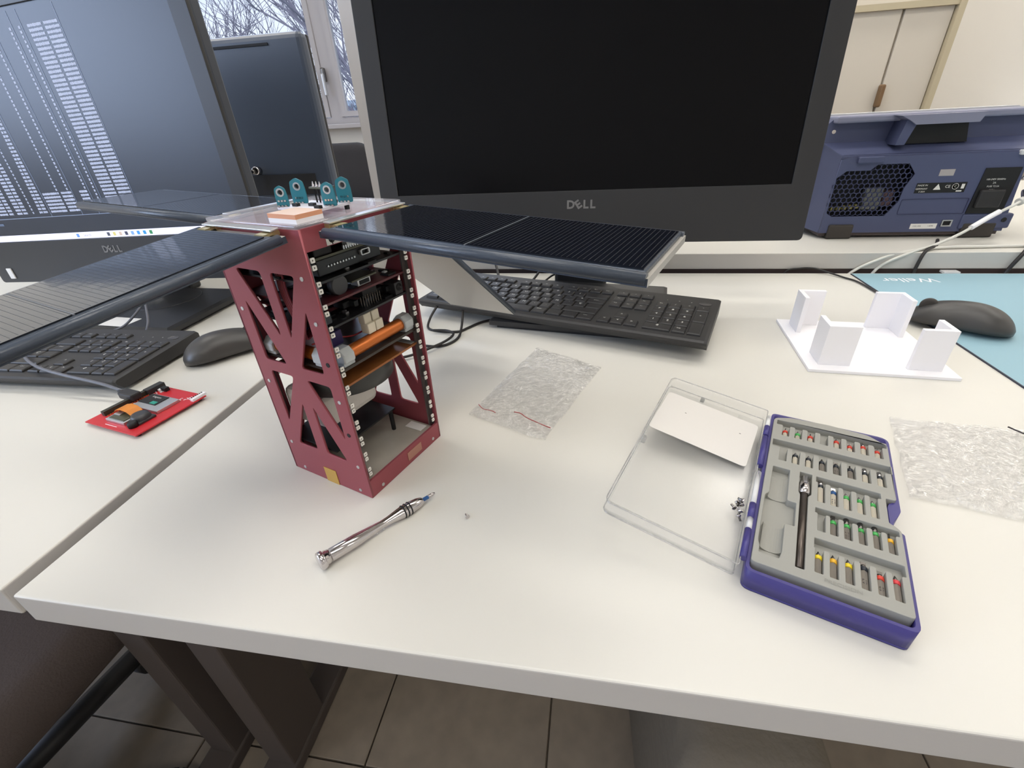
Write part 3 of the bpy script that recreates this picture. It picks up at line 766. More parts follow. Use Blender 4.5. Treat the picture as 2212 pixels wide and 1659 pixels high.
# connectors below board four
for yy in (.0005, .0095):
    bm = new_bm(); box(bm, (.034, yy, .1485), (.007, .0078, .0085), bev=.0006); box(bm, (.036, yy, .1405), (.0085, .0082, .0085), bev=.0006); done('white_connector', bm, IVORY, sat)
for k, (yy, c) in enumerate([(-.002, WIREY), (.002, WIREY), (.009, WIREY)]):
    bm = new_bm(); tube(bm, [(.037, yy+.002, .1365), (.039, yy+.004, .1325), (.036, yy-.004, .1315), (.04, -.018, .1345), (.042, -.034, .1345), (.040, -.046, .138)][:6 if k < 2 else 4], .0007, 6); done('yellow_wire', bm, c, sat)
bm = new_bm(); tube(bm, [(.030, .004, .137), (.028, -.01, .136), (.022, -.025, .139), (.02, -.043, .141)], .0007, 6); done('red_wire', bm, WIRER, sat)
# coil board
b5 = part('coil_board', (0, 0, .1225), (.092, .090, .0022), mat('brown_black_board', (58, 50, 44), .35), sat)
for (p0, p1) in (((.039, -.028, .1305), (.039, .033, .1305)), ((-.028, -.039, .1305), (.020, -.039, .1305))):
    d = Vector(p1)-Vector(p0)
    bm = new_bm(); n = 60; prof = []
    for i in range(n*2+1): prof.append((d.length*i/(2*n), .0052+(.00022 if i % 2 else 0)))
    lathe(bm, prof, p0, d, 20); done('copper_coil', bm, COPPER, b5, M=b5.matrix_basis.inverted())
    for p, s in ((p0, -1), (p1, 1)):
        q = Vector(p)+d.normalized()*s*.005; ex = abs(d.y) > abs(d.x)
        bm = new_bm(); lathe(bm, [(-.0055, .0074), (-.0045, .0080), (.0045, .0080), (.0055, .0070)], q, d*s, 8, rot=pi/8); box(bm, (q.x, q.y, .1258), (.012 if ex else .011, .011 if ex else .012, .0045), bev=.0008)
        done('coil_clamp', bm, GREYCL, b5, M=b5.matrix_basis.inverted())
k_ = part('polyimide_plate', (0, 0, .1085), (.090, .088, .0018), KAPTON, sat)
part('plate_edge_strip', (0, .041, .1096), (.086, .006, .0004), GREYCL, k_, M=k_.matrix_basis.inverted()@T((0, 0, 0)))
bm = new_bm(); lathe(bm, [(0, .0375), (.0015, .040), (.0155, .040), (.0170, .0385)], (.002, -.004, .0895), seg=44); done('reaction_wheel', bm, mat('dark_grey_wheel', (62, 62, 60), .4), sat)
# white box near the bottom, lettered
wb = part('white_module_box', (-.016, -.012, .072), (.050, .062, .034), mat('off_white_module', (206, 200, 192), .5), sat, bev=.006)
text('box_lettering', 'OUTPUT', .0075, INK, wb, T((-.006, -.0435, .082))@RX(pi/2), bold=.0002)
part('board_under_box', (-.018, -.008, .0365), (.064, .076, .0016), PCBK, sat)
bm = new_bm()
for x, y in ((.012, .025), (-.04, .025), (-.045, -.04)): cyl(bm, (x, y, .0136), (x, y, .0357), .0022, 6)
stuff(done('standoffs', bm, DARK, sat))
part('foil_tape', (.03, .038, .0142), (.02, .01, .0004), PAPER, sat)
# batteries / violet box seen through the left truss
part('violet_cell_pack', (.012, -.028, .1395), (.030, .018, .012), mat('violet_label', (58, 48, 96), .5), sat, bev=.001)
part('cell_pack_frame', (.012, -.0375, .1395), (.036, .001, .016), mat('lilac_white', (196, 188, 206), .5), sat)
for k in range(4):
    bm = new_bm(); x0 = .006+.0022*k
    tube(bm, [(x0-.004, -.042, .196), (x0-.001, -.0445, .182), (x0+.005, -.0455, .165), (x0+.010-.001*k, -.0455, .152), (x0+.006, -.044, .146), (x0+.004, -.035, .148), (x0, -.02, .152)], .0010, 7)
    done('red_wire', bm, mat('dark_red_wire', (120, 36, 46), .4), sat)
part('violet_light_board', (-.02, -.03, .1665), (.03, .02, .0016), REDPCB, sat)
# clear cover on top
cv = plate('clear_cover', round_poly([(-.0497, -.0497), (.0497, -.0497), (.0497, .0497), (-.0497, .0497)], .004), [], .0028, film('hazy_acrylic', (226, 228, 236), .22, .04, refl=.05), sat, M=T((0, 0, H+.0014)))
cv['label'] = 'clear acrylic cover'
bm = new_bm(); box(bm, (.0325, -.0355, H+.0042), (.027, .0215, .0028)); pb = done('patch_antenna_base', bm, WHITEP, sat)
bm = new_bm(); box(bm, (.0325, -.0355, H+.0070), (.027, .0215, .0028))
for f in bm.faces: f.material_index = 0 if f.normal.z > .5 else 1
pa = done('patch_antenna', bm, [PATCH, PATCHS], sat); pa['label'] = 'peach ceramic patch antenna'
# sensor board with upright teal boards
sb = part('sensor_board', (.0185, -.008, H+.0065), (.040, .030, .0016), mat('white_sensor_board', (214, 212, 220), .4), sat, M=None)
bm = new_bm()
for x, y in ((-.0, -.021), (.037, -.021), (.0, .005), (.037, .005)): cyl(bm, (x, y, H+.0028), (x, y, H+.0057), .0018, 8)
stuff(done('spacers', bm, DARK, sb))
def eyelet(x, y, rz, h=.0155, w=.0095):
    oc = round_poly([(-w/2, 0), (w/2, 0), (w/2, h*.55), (w*.42, h*.9), (0, h*1.04), (-w*.42, h*.9), (-w/2, h*.55)], .0012, 3)
    hole = [(.0018*cos(a), h*.7+.0018*sin(a)) for a in [2*pi*i/14 for i in range(14)]]
    M0 = T((x, y, H+.0073))@RZ(rz)@RX(pi/2)
    e = plate('teal_breakout_board', oc, [hole], .0012, TEAL, sat, M=M0)
    ring = plate('solder_ring', [(.0028*cos(a), h*.7+.0028*sin(a)) for a in [2*pi*i/16 for i in range(16)]], [hole], .0016, ALU, e, M=T((0, 0, 0)))
    bm = new_bm()
    for k in (-1, 0, 1): cyl(bm, (k*.0025, .0006, .0006), (k*.0025, .0006, .0022), .0009, 8); box(bm, (k*.0022, .004, .0009), (.0014, .0012, .0006))
    stuff(done('solder_points', bm, CHROME, e))
    return e
eyelet(.002, -.020, R(28), .0135, .0085); eyelet(.003, -.006, R(20), .0165, .0115); eyelet(.037, -.009, R(18), .0150, .0100); eyelet(.036, .006, R(30), .0165, .0105)
bm = new_bm(); box(bm, (.019, .002, H+.0175), (.017, .009, .0012)); mb = done('raised_mini_board', bm, PCBG, sat)
bm = new_bm()
for k in range(3): lathe(bm, [(0, .0011), (.0012, .0009), (.0035, .0002)], (.0125+.0035*k, .0005, H+.0181), seg=8)
stuff(done('solder_peaks', bm, CHROME, mb))
bm = new_bm()
for k in range(3): cyl(bm, (.0125+.0035*k, .0005, H+.0073), (.0125+.0035*k, .0005, H+.0169), .0006, 6)
stuff(done('header_legs', bm, DARK, mb))
for x, y in ((.010, -.016), (.036, -.019), (.022, -.012), (.028, .002)):
    part('black_chip', (x, y, H+.0083), (.005, .003, .002), DARK, sb, M=sb.matrix_basis.inverted())
# solar wings: hinge at the top edge, local x outward, y along the hinge
def wing(label, M, L, w0, w1, cells, tilt):
    Mw = M@RY(-tilt); wm = (w0+w1)/2; ww = w1-w0
    bm = new_bm(); box(bm, (.004+L/2, wm, -.0026), (L, ww, .0042)); 
    for f in bm.faces: f.material_index = 1 if abs(f.normal.y) > .5 else 0
    b = done('solar_wing', bm, [PANELB, TAPEB], sat, M=Mw)
    b['label'] = label
    inv = b.matrix_basis.inverted()
    # dark board on top slightly smaller
    part('wing_core', (.012+(L-.010)/2, wm, .0006), (L-.010, ww-.005, .0024), TAPEB, b, M=inv@Mw, bev=.0004)
    for sgn in (-1, 1):
        bm = new_bm(); cyl(bm, (.008, wm+sgn*(ww/2-.0012), -.0012), (.003+L, wm+sgn*(ww/2-.0012), -.0012), .0031, 10); done('edge_tape', bm, TAPEB, b, M=inv@Mw)
    n = cells; cl = (L-.0135)/n
    for i in range(n):
        x0 = .015+cl*i; 
        c = part('solar_cell', (x0+cl/2-.0004, wm, .0021), (cl-.0012, ww-.009, .0009), CELL, b, M=inv@Mw)
        bm = new_bm(); m_ = 34
        for k in range(m_): box(bm, (x0+.0015+(cl-.004)*k/(m_-1), wm, .00258), (.00016, ww-.012, .00006))
        stuff(done('cell_fingers', bm, CELLLINE, c, M=(b.matrix_basis@c.matrix_basis).inverted()@Mw))
    part('cell_joint', (.015+cl-.0008, wm, .0020), (.0011, ww-.009, .0008), mat('pale_cell_joint', (104, 108, 114), .4), b, M=inv@Mw)
    for yy in (wm-ww*.36, wm+ww*.36):
        bm = new_bm(); cyl(bm, (.004, yy-.005, .0012), (.004, yy+.005, .0012), .0022, 12); box(bm, (.0085, yy, .0016), (.010, .009, .0016)); done('hinge', bm, mat('brass_hinge', (190, 176, 130), .3, metal=.7), b, M=inv@Mw)
    bm = new_bm(); box(bm, (.0055, wm, .0036), (.006, ww*.86, .0012), bev=.0003); done('hinge_strip', bm, ALU, b, M=inv@Mw)
    return b
ZT = H-.002
wing('solar wing reaching right, two dark cells', T((.05, 0, ZT)), .2115, -.038, .049, 2, R(-2.2))
wing('solar wing reaching out of the frame on the left', T((0, -.05, ZT))@RZ(-pi/2), .222, -.044, .042, 2, R(-6.3))
wing('solar wing reaching back left, seen almost edge-on', T((-.05, 0, ZT))@RZ(pi), .228, -.044, .036, 2, R(1.0))
wing('solar wing hanging down at the rear, grey underside showing', T((0, .05, ZT))@RZ(pi/2), .228, -.048, .048, 2, R(-41.4))

# ------------------------------------------------------------ blue instrument on the opposing desk (its back faces us)
ins = thing('oscilloscope', 'blue bench instrument seen from behind, with honeycomb vents and label stickers', 'instrument', (0, 0, .0355))
DZ = -.0355
YB = 1.03
def insp(name, x0, x1, y0, y1, z0, z1, m, parent=ins, bev=0): return part(name, ((x0+x1)/2, (y0+y1)/2, (z0+z1)/2+DZ), (x1-x0, y1-y0, z1-z0), m, parent, bev=bev)
# lower body: back wall plate with an opening for the honeycomb
hx = [(.462, .078), (.556, .078), (.572, .104), (.573, .128), (.583, .152), (.568, .170), (.516, .170), (.506, .160), (.466, .160), (.452, .148), (.452, .085)]
plate('back_plate', [(.447, .047), (.765, .047), (.752, .187), (.735, .183), (.470, .183), (.452, .180)], [hx], .004, SCOPEB, ins, M=T((0, YB+.002, DZ))@RX(pi/2))
# hull sides: left, right, bottom, ledge
def hull(name, pts_back, pts_front, yb, yf, m):
    bm = new_bm(); a = [bm.verts.new((x, yb, z+DZ)) for x, z in pts_back]; b = [bm.verts.new((x, yf, z+DZ)) for x, z in pts_front]
    n = len(a)
    for i in range(n): bm.faces.new((a[i], a[(i+1) % n], b[(i+1) % n], b[i]))
    return done(name, bm, m, ins)
hull('body_shell', [(.447, .047), (.765, .047), (.752, .187), (.452, .187)], [(.430, .050), (.785, .050), (.775, .205), (.432, .205)], YB+.004, 1.085, SCOPEB)
bm = new_bm(); prism(bm, [(.430, .046), (.785, .046), (.785, .236), (.770, .247), (.444, .247), (.430, .236)], -1.135, -1.080, M=T((0, 0, DZ))@RX(pi/2)); done('rear_housing', bm, SCOPEB, ins)
bm = new_bm(); prism(bm, [(.424, .040), (.792, .040), (.792, .238), (.774, .2515), (.440, .2515), (.424, .238)], -1.165, -1.135, M=T((0, 0, DZ))@RX(pi/2)); done('front_bezel', bm, SCOPEW, ins)
# top rim and handle
insp('top_rim', .440, .775, 1.062, 1.135, .238, .2495, mat('greyish_blue_rim', (128, 130, 150), .5), bev=.003)
bm = new_bm(); prism(bm, [(.531, .2475), (.664, .2475), (.657, .232), (.559, .232), (.546, .240)], -1.085, -1.035, M=T((0, 0, DZ))@RX(pi/2)); done('handle_top', bm, mat('greyish_blue_rim', (128, 130, 150), .5), ins)
bm = new_bm(); prism(bm, [(.546, .200), (.664, .200), (.655, .234), (.560, .234)], -1.082, -1.060, M=T((0, 0, DZ))@RX(pi/2)); done('handle_recess', bm, DARK, ins)
bm = new_bm(); prism(bm, [(.538, .200), (.553, .200), (.563, .236), (.545, .240)], -1.082, -1.040, M=T((0, 0, DZ))@RX(pi/2)); done('handle_side', bm, SCOPEB, ins)
bm = new_bm()
v = [bm.verts.new(p) for p in ((.432, 1.082, .206+DZ), (.780, 1.082, .206+DZ), (.752, YB+.002, .1855+DZ), (.452, YB+.002, .1855+DZ))]; bm.faces.new(v)
v2 = [bm.verts.new(p) for p in ((.432, 1.082, .203+DZ), (.780, 1.082, .203+DZ), (.752, YB+.002, .181+DZ), (.452, YB+.002, .181+DZ))]; bm.faces.new(v2[::-1])
for i in range(4): bm.faces.new((v[i], v[(i+1) % 4], v2[(i+1) % 4], v2[i]))
done('sloping_ledge', bm, SCOPEB, ins)
insp('ledge_tab', .478, .522, YB-.006, YB+.012, .173, .184, SCOPEB, bev=.002)
insp('ledge_tab', .735, .785, YB-.006, YB+.030, .178, .186, SCOPEW, bev=.002)
# honeycomb
bm = new_bm(); r0 = .0054; dx = r0*math.sqrt(3); 
def inside(px, pz):
    c = False; n = len(hx)
    for i in range(n):
        (x1, z1), (x2, z2) = hx[i], hx[(i+1) % n]
        if (z1 > pz) != (z2 > pz) and px < (x2-x1)*(pz-z1)/(z2-z1)+x1: c = not c
    return c
faces = []
for j in range(-1, 13):
    for i in range(-1, 17):
        px = .448+dx*(i+.5*(j % 2)); pz = .076+r0*1.5*j
        if not inside(px, pz): continue
        faces.append(bm.faces.new([bm.verts.new((px+r0*cos(pi/6+k*pi/3), 0, pz+r0*sin(pi/6+k*pi/3)+DZ)) for k in range(6)]))
bmesh.ops.remove_doubles(bm, verts=bm.verts, dist=1e-4)
r_ = bmesh.ops.inset_individual(bm, faces=list(bm.faces), thickness=.00085)
inner = [f for f in bm.faces if len(f.verts) == 6]
bmesh.ops.delete(bm, geom=inner, context='FACES')
g = bmesh.ops.extrude_face_region(bm, geom=list(bm.faces)); bmesh.ops.translate(bm, vec=(0, .0025, 0), verts=[q for q in g['geom'] if isinstance(q, bmesh.types.BMVert)])
stuff(done('vent_grille', bm, SCOPED, ins, loc=(0, YB+.0008, 0)))
insp('inner_chassis', .452, .585, YB+.026, YB+.03, .075, .172, DARK)
bm = new_bm()
for k in range(9): box(bm, (.466+.0105*k, YB+.018, .090+DZ+.001*k), (.006, .010, .007))
stuff(done('yellow_capacitors', bm, mat('dim_yellow', (170, 160, 96), .4), ins))
insp('inner_transformer', .515, .546, YB+.010, YB+.024, .088, .128, mat('dim_grey_parts', (130, 130, 124), .4), bev=.002)
insp('inner_heatsink', .549, .566, YB+.012, YB+.024, .094, .122, mat('dim_reddish_part', (110, 84, 84), .4))
# side vents on the left flank
bm = new_bm()
for zz, n in ((.150, 3), (.085, 3)):
    for j in range(n+2):
        for i in range(4): cyl(bm, (.4298, 1.092+.0095*i+.0045*(j % 2), zz+.008*j+DZ), (.4288, 1.092+.0095*i+.0045*(j % 2), zz+.008*j+DZ), .0036, 6)
stuff(done('side_vent_holes', bm, SCOPED, ins))
stuff(join_texts('side_lettering', [('RTB', .014, 0, 0, 0, 0)], mat('embossed_blue', (96, 108, 156), .5), ins, M=T((.4292, 1.108, .128+DZ))@RZ(-pi/2)@RX(pi/2)@RZ(pi/2)))
# power inlet panel, labels, port
pn = plate('power_inlet_panel', [(.691, .080), (.750, .080), (.750, .158), (.694, .158)], [], .002, DARK, ins, M=T((0, YB-.001, DZ))@RX(pi/2))
insp('inlet_socket', .698, .738, YB-.008, YB, .090, .122, BLACKP, bev=.003)
join_texts('inlet_lettering', [('100-240V 50/60Hz', .0040, .716, .139, 0, 0), ('2A', .0045, .716, .133, 0, 0), ('FUSE T2.5A', .0040, .716, .127, 0, 0), ('250V', .0040, .716, .121, 0, 0)], PRINT, ins, M=T((0, YB-.0023, DZ))@RX(pi/2))
insp('grey_seal_sticker', .622, .646, YB-.0006, YB, .147, .158, mat('silver_sticker', (176, 170, 170), .3, metal=.4))
bl = insp('black_label', .592, .674, YB-.0006, YB, .118, .1355, DARK)
join_texts('label_lettering', [('MADE IN', .0042, .602, .1315, 0, 0), ('GERMANY', .0042, .602, .1255, 0, 0), ('E 2024', .0036, .604, .1205, 0, 0), ('CE', .0070, .6440, .1285, 0, 0), ('C', .0055, .6565, .1285, 0, 0)], PRINT, ins, M=T((0, YB-.0009, DZ))@RX(pi/2))
bm = new_bm(); lathe(bm, [(0, .0052), (.0003, .0052), (.0003, .0045), (0, .0045)], (.6565, YB-.0006, .1285+DZ), (0, -1, 0), 24)
prism(bm, [(.6215, .1235), (.6335, .1235), (.6275, .1335)], -YB+.0006, -YB+.0009, M=T((0, 0, DZ))@RX(pi/2)); box(bm, (.6685, YB-.0009, .1285+DZ), (.005, .0003, .008)); box(bm, (.6645, YB-.0009, .1205+DZ), (.009, .0003, .0022))
done('approval_marks', bm, PRINT, ins)
plate('slot_cover', round_poly([(.576, .080), (.688, .080), (.688, .108), (.576, .108)], .002, 2), [round_poly([(.5768, .0808), (.6872, .0808), (.6872, .1072), (.5768, .1072)], .002, 2)], .0012, SCOPED, ins, M=T((0, YB-.0004, DZ))@RX(pi/2))
insp('serial_label', .607, .652, YB-.0006, YB, .053, .0625, PAPER)
join_texts('serial_lettering', [('1333.1005', .0035, .618, .058, 0, 0), ('1.0098', .0035, .641, .058, 0, 0)], INK, ins, M=T((0, YB-.0008, DZ))@RX(pi/2))
plate('network_port', [(.658, .057), (.675, .057), (.675, .069), (.658, .069)], [[(.6598, .0588), (.6732, .0588), (.6732, .0672), (.6598, .0672)]], .003, ALU, ins, M=T((0, YB-.001, DZ))@RX(pi/2))
insp('port_cavity', .6598, .6732, YB-.0005, YB+.0006, .0588, .0672, DARK)
for x, z in ((.445, .224), (.760, .140)):
    bm = new_bm(); cyl(bm, (x, 1.0815 if x < .5 else YB, z+DZ), (x, 1.078 if x < .5 else YB-.003, z+DZ), .0034, 14); done('case_screw', bm, CHROME, ins)
for x0, x1 in ((.462, .507), (.694, .750)):
    insp('foot', x0, x1, YB-.004, YB+.03, .0357, .063, RUB, bev=.003)
insp('bottom_skirt', .450, .762, YB+.006, 1.1, .040, .050, mat('brownish_grey_plastic', (88, 78, 76), .6))
insp('corner_block', .688, .772, YB-.003, YB+.05, .052, .079, SCOPEB, bev=.003)
bm = new_bm(); cyl(bm, (.758, YB-.0032, .068+DZ), (.758, YB-.0040, .068+DZ), .0042, 16); done('rubber_plug', bm, DARK, ins)

# cables by the instrument
wc = thing('power_cable', 'white cable with sleeve plugged into the right side of the blue instrument', 'cable', (0, 0, 0))
bm = new_bm(); tube(bm, [(.762, 1.012, .105), (.742, 1.00, .098), (.700, .985, .080), (.655, .965, .058), (.607, .945, .043), (.560, .925, .034), (.515, .922, .006), (.50, .921, -.05)], .0026, 10); done('cable', bm, WCABLE, wc)
bm = new_bm(); tube(bm, [(.720, .993, .0895), (.700, .985, .080), (.672, .972, .0665)], .0045, 12, smooth=True); done('sleeve', bm, WHITEP, wc)
bm = new_bm(); cyl(bm, (.754, 1.008, .102), (.772, 1.016, .108), .0065, 16); done('plug_collar', bm, WCABLE, wc)
bm = new_bm(); lathe(bm, [(0, .009), (.003, .0105), (.008, .0105), (.012, .008), (.014, .003)], (.762, 1.018, .112), (.5, -.2, .2), 20); done('plug_nut', bm, CHROME, wc)
w2 = tag(done('grey_white_cable', new_bm_ := (lambda b: (tube(b, [(.86, .96, .040), (.78, .955, .0385), (.70, .95, .0385), (.63, .945, .0390), (.57, .935, .036), (.52, .924, .026), (.47, .9215, -.005), (.45, .921, -.06)], .0026, 10), b)[1])(new_bm()), WCABLE), 'pale cable lying along the edge of the opposing desk at the right', 'cable')
tag(done('black_cable', (lambda b: (tube(b, [(.645, 1.0, .0385), (.630, .975, .040), (.612, .948, .0405), (.588, .928, .038), (.578, .9195, .020), (.575, .919, -.02), (.575, .919, -.06)], .0028, 10), b)[1])(new_bm()), CABLE), 'black cable hanging over the opposing desk edge under the blue instrument', 'cable')
tag(done('black_cable', (lambda b: (tube(b, [(.80, .98, .041), (.76, .95, .041), (.735, .922, .036), (.72, .919, .0), (.715, .919, -.04)], .0032, 10), b)[1])(new_bm()), CABLE), 'black cable at the right edge dropping behind the light blue mat', 'cable')
tag(done('thin_black_cable', (lambda b: (tube(b, [(.355, .921, -.03), (.366, .9195, .004), (.376, .918, .008), (.400, .935, .0015+.006), (.420, .923, .012), (.437, .905, .006), (.447, .885, .0025), (.458, .865, .0036), (.465, .83, .0036), (.468, .79, .0036), (.44, .74, .0023), (.40, .70, .0023)][:0] or [(.355, .9215, -.03), (.362, .9205, .002), (.384, .9195, .0085), (.410, .9185, .0085), (.432, .905, .0042), (.447, .885, .0023), (.458, .865, .0023), (.4625, .83, .0023), (.462, .79, .0023), (.440, .745, .0023)], .0016, 8), b)[1])(new_bm()), CABLE), 'thin black cable curving over the desk beside the light blue mat', 'cable')

# ------------------------------------------------------------ light blue mat
mt = thing('desk_mat', 'light blue rubber work mat on the right of the desk', 'mat', (.9, .66, 0))
bm = new_bm(); box(bm, (.0, 0, .0008), (.86, .50, .0015)); mts = done('mat_sheet', bm, MATB, mt)
part('mat_border', (-.4305, 0, .0008), (.0016, .50, .0017), mat('dark_mat_core', (50, 54, 66), .6), mt)
text('mat_lettering', 'Weller', .030, WHITEP, mt, T((-.354, .214, .00165))@RZ(pi))
part('mat_clip', (-.268, .257, .0025), (.026, .014, .004), CLIP, mt, bev=.001)

# ------------------------------------------------------------ white printed stand
st = thing('printed_stand', 'white printed base plate with four upright corner brackets beside the mat', 'stand', (.3445, .600, 0), R(-4.2))
bm = new_bm(); box(bm, (0, 0, .002), (.155, .155, .004), bev=.0006); done('base_plate', bm, WHITEP, st)
for sx, sy in ((-1, -1), (1, -1), (1, 1), (-1, 1)):
    cx, cy = sx*.0640, sy*.0640; L_ = .034; tt = .0055
    pts = [(0, 0), (-sx*L_, 0), (-sx*L_, -sy*tt), (-sx*tt, -sy*tt), (-sx*tt, -sy*L_), (0, -sy*L_)]
    bm = new_bm(); prism(bm, [(cx+x, cy+y) for x, y in pts], .004, .0545); done('corner_bracket', bm, WHITEP, st, bevel=.0004)

# ------------------------------------------------------------ red development board
pb = thing('development_board', 'bright red circuit board with camera module, on the left desk near the seam', 'circuit board', (-.515, .375, 0), R(-12))
part('board', (0, 0, .0042), (.0885, .086, .0016), REDBD, pb, bev=.0002)
for sx in (-1, 1):
    for sy in (-1, 1):
        if (sx, sy) == (-1, -1): pass
        bm = new_bm(); cyl(bm, (sx*.038, sy*.037, 0), (sx*.038, sy*.037, .0035), .0025, 8); done('standoff', bm, DARK, pb)
hb = part('pin_header_strip', (-.0345, .000, .0078), (.0055, .056, .0058), mat('olive_black_plastic', (48, 46, 36), .5), pb)
bm = new_bm()
for i in range(20): cyl(bm, (-.0290, -.0265+.0028*i, .0050), (-.0290, -.0265+.0028*i, .0064), .0007, 6)
stuff(done('solder_row', bm, GOLD, pb))
part('socket_block', (-.032, .032, .0085), (.009, .022, .007), BLACKP, pb, bev=.0006)
us = part('usb_plug', (-.0400, .008, .0115), (.026, .013, .009), BLACKP, pb, bev=.002, M=T((0, 0, 0)))
bm = new_bm(); tube(bm, [(-.052, .008, .012), (-.060, .009, .0125)], .0036, 12, smooth=False, r_end=.0028); done('plug_neck', bm, BLACKP, pb)
sd = part('card_slot', (.003, .0085, .0068), (.046, .028, .0036), ALU, pb, bev=.0004)
part('card', (-.004, .012, .0088), (.030, .018, .0010), DARK, pb); part('card_stripe', (.004, .0065, .0094), (.009, .005, .0003), mat('teal_stripe', (40, 150, 130), .4), pb)
join_texts('card_lettering', [('Kingston', .0042, -.004, .0165, 0, 0)], PRINT, pb, M=T((0, 0, .0095)))
cm = part('camera_module', (-.004, -.0245, .0068), (.032, .019, .0036), ALU, pb, bev=.0006)
part('camera_board', (-.004, -.0245, .0088), (.026, .014, .0010), PCBG, pb)
bm = new_bm(); box(bm, (-.012, -.021, .0098), (.010, .009, .0012), bev=.0003); done('silver_shield', bm, ALU, pb)
bm = new_bm()
P_ = [(-.022, .0095), (-.018, .0125), (-.008, .0150), (.002, .0140), (.008, .0100)]
for k in range(len(P_)-1):
    (xa, za), (xb, zb) = P_[k], P_[k+1]
    va = [bm.verts.new(p) for p in ((xa, -.0225, za), (xb, -.0225, zb), (xb, -.0085, zb), (xa, -.0085, za), (xa, -.0225, za+.0003), (xb, -.0225, zb+.0003), (xb, -.0085, zb+.0003), (xa, -.0085, za+.0003))]
    for f in ((0, 1, 2, 3), (4, 5, 6, 7), (0, 1, 5, 4), (2, 3, 7, 6), (1, 2, 6, 5), (3, 0, 4, 7)): bm.faces.new([va[i] for i in f])
done('orange_flex_cable', bm, ORANGE, pb)
bm = new_bm(); lathe(bm, [(0, .010), (.004, .010), (.0075, .0085), (.0080, .006)], (.0185, -.0185, .005), seg=28); box(bm, (.0185, -.0185, .0065), (.022, .020, .003), bev=.001); done('lens_housing', bm, mat('black_grey_lens', (54, 54, 56), .35), pb)
bm = new_bm(); lathe(bm, [(0, .0052), (.0045, .0052), (.0060, .0040)], (.0240, -.0315, .005), seg=18); done('round_switch', bm, DARK, pb)
part('toggle_switch', (-.019, .036, .0075), (.009, .006, .005), DARK, pb, bev=.0006); part('toggle_base', (-.0245, .035, .0062), (.005, .007, .0028), WHITEP, pb)
bm = new_bm(); rnd = random.Random(3)
for k in range(34): box(bm, (rnd.uniform(-.028, -.016)+.0, rnd.uniform(-.008, .036), .0054), (.0016, .001, .0008))
for k in range(40):
    x = rnd.uniform(.020, .042); box(bm, (x, .024+(x-.02)*.75+rnd.uniform(-.005, .005), .0052), (rnd.uniform(.001, .0028), .0005, .0003))
box(bm, (-.0045, -.0385, .0051), (.020, .0006, .0002)); box(bm, (-.030, .0405, .0051), (.008, .0006, .0002))
stuff(done('white_print_and_parts', bm, WHITEP, pb))
eh = part('edge_connector', (.0405, .036, .0066), (.005, .018, .0032), WHITEP, pb)
bm = new_bm()
for k in range(6): box(bm, (.0385, .0295+.0026*k, .0084), (.0016, .0012, .0006))
stuff(done('contact_slots', bm, DARK, pb))
gc = tag(done('usb_cable', (lambda b: (tube(b, [(-.565, .3960, .0125), (-.60, .400, .020), (-.655, .4055, .026), (-.705, .415, .030), (-.745, .431, .034), (-.775, .452, .034), (-.812, .478, .031), (-.850, .498, .030), (-.885, .53, .030), (-.92, .57, .014), (-.95, .62, .004)], .0021, 10), b)[1])(new_bm()), GCABLE), 'grey cable running from the red circuit board over the left keyboard', 'cable')
tag(done('looped_cable', (lambda b: (tube(b, [(-.745, .552, .020), (-.728, .562, .026), (-.712, .580, .044), (-.724, .608, .052), (-.760, .622, .040), (-.80, .618, .020), (-.86, .600, .010), (-.93, .585, .0025)], .0018, 8), b)[1])(new_bm()), GCABLE), 'thin grey cable looping up behind the left keyboard', 'cable')
tag(done('looped_cable', (lambda b: (tube(b, [(-.690, .553, .012), (-.686, .565, .030), (-.705, .590, .048), (-.728, .612, .050), (-.735, .66, .05), (-.74, .70, .06)], .0018, 8), b)[1])(new_bm()), GCABLE), 'thin grey cable rising from the left keyboard to the lit monitor', 'cable')

# ------------------------------------------------------------ cables behind the red frame
def cable(label, pts, r=.0019, m=CABLE): 
    b = new_bm(); tube(b, pts, r, 8); return tag(done('cable', b, m), label, 'cable')
z0 = .0021
cable('black cable looping from the hanging wing down behind the red frame', [(-.222, .735, .060), (-.226, .70, .045), (-.245, .668, .022), (-.252, .645, .008), (-.247, .626, z0), (-.222, .617, z0), (-.197, .618, z0), (-.186, .632, z0), (-.170, .655, z0), (-.1525, .667, z0)])
cable('black cable bending down from the rear wing towards the front', [(-.210, .735, .060), (-.205, .70, .045), (-.198, .655, .022), (-.193, .622, .008), (-.192, .596, z0), (-.202, .573, z0), (-.222, .565, z0), (-.255, .572, z0), (-.29, .58, z0)])
cable('short black cable with a plug end lying behind the red frame', [(-.236, .582+.03, z0+.004), (-.215, .600+.012, z0+.004), (-.200, .600, z0+.004), (-.205, .575, z0+.004), (-.225, .545, z0+.004), (-.243, .528, z0+.003), (-.262, .520, .004)])
pe = thing('cable_plug', 'small black plug end lying just behind the red frame', 'plug', (-.272, .5165, .0))
bm = new_bm(); box(bm, (0, 0, .005), (.024, .010, .0085), bev=.0015); done('plug_body', bm, BLACKP, pe)
bm = new_bm(); box(bm, (-.016, 0, .005), (.009, .006, .004)); done('plug_contact', bm, ALU, pe)
cable('black cable dropping from the middle monitor behind the keyboard', [(-.205, .90, .075), (-.195, .88, .055), (-.178, .84, .034), (-.165, .80, .016), (-.150, .76, .008)], .0024)
cable('black cable arching behind the middle monitor foot', [(-.130, .80, .004), (-.110, .83, .012), (-.090, .86, .030), (-.062, .88, .034), (-.035, .89, .030), (-.01, .90, .02)], .0022)
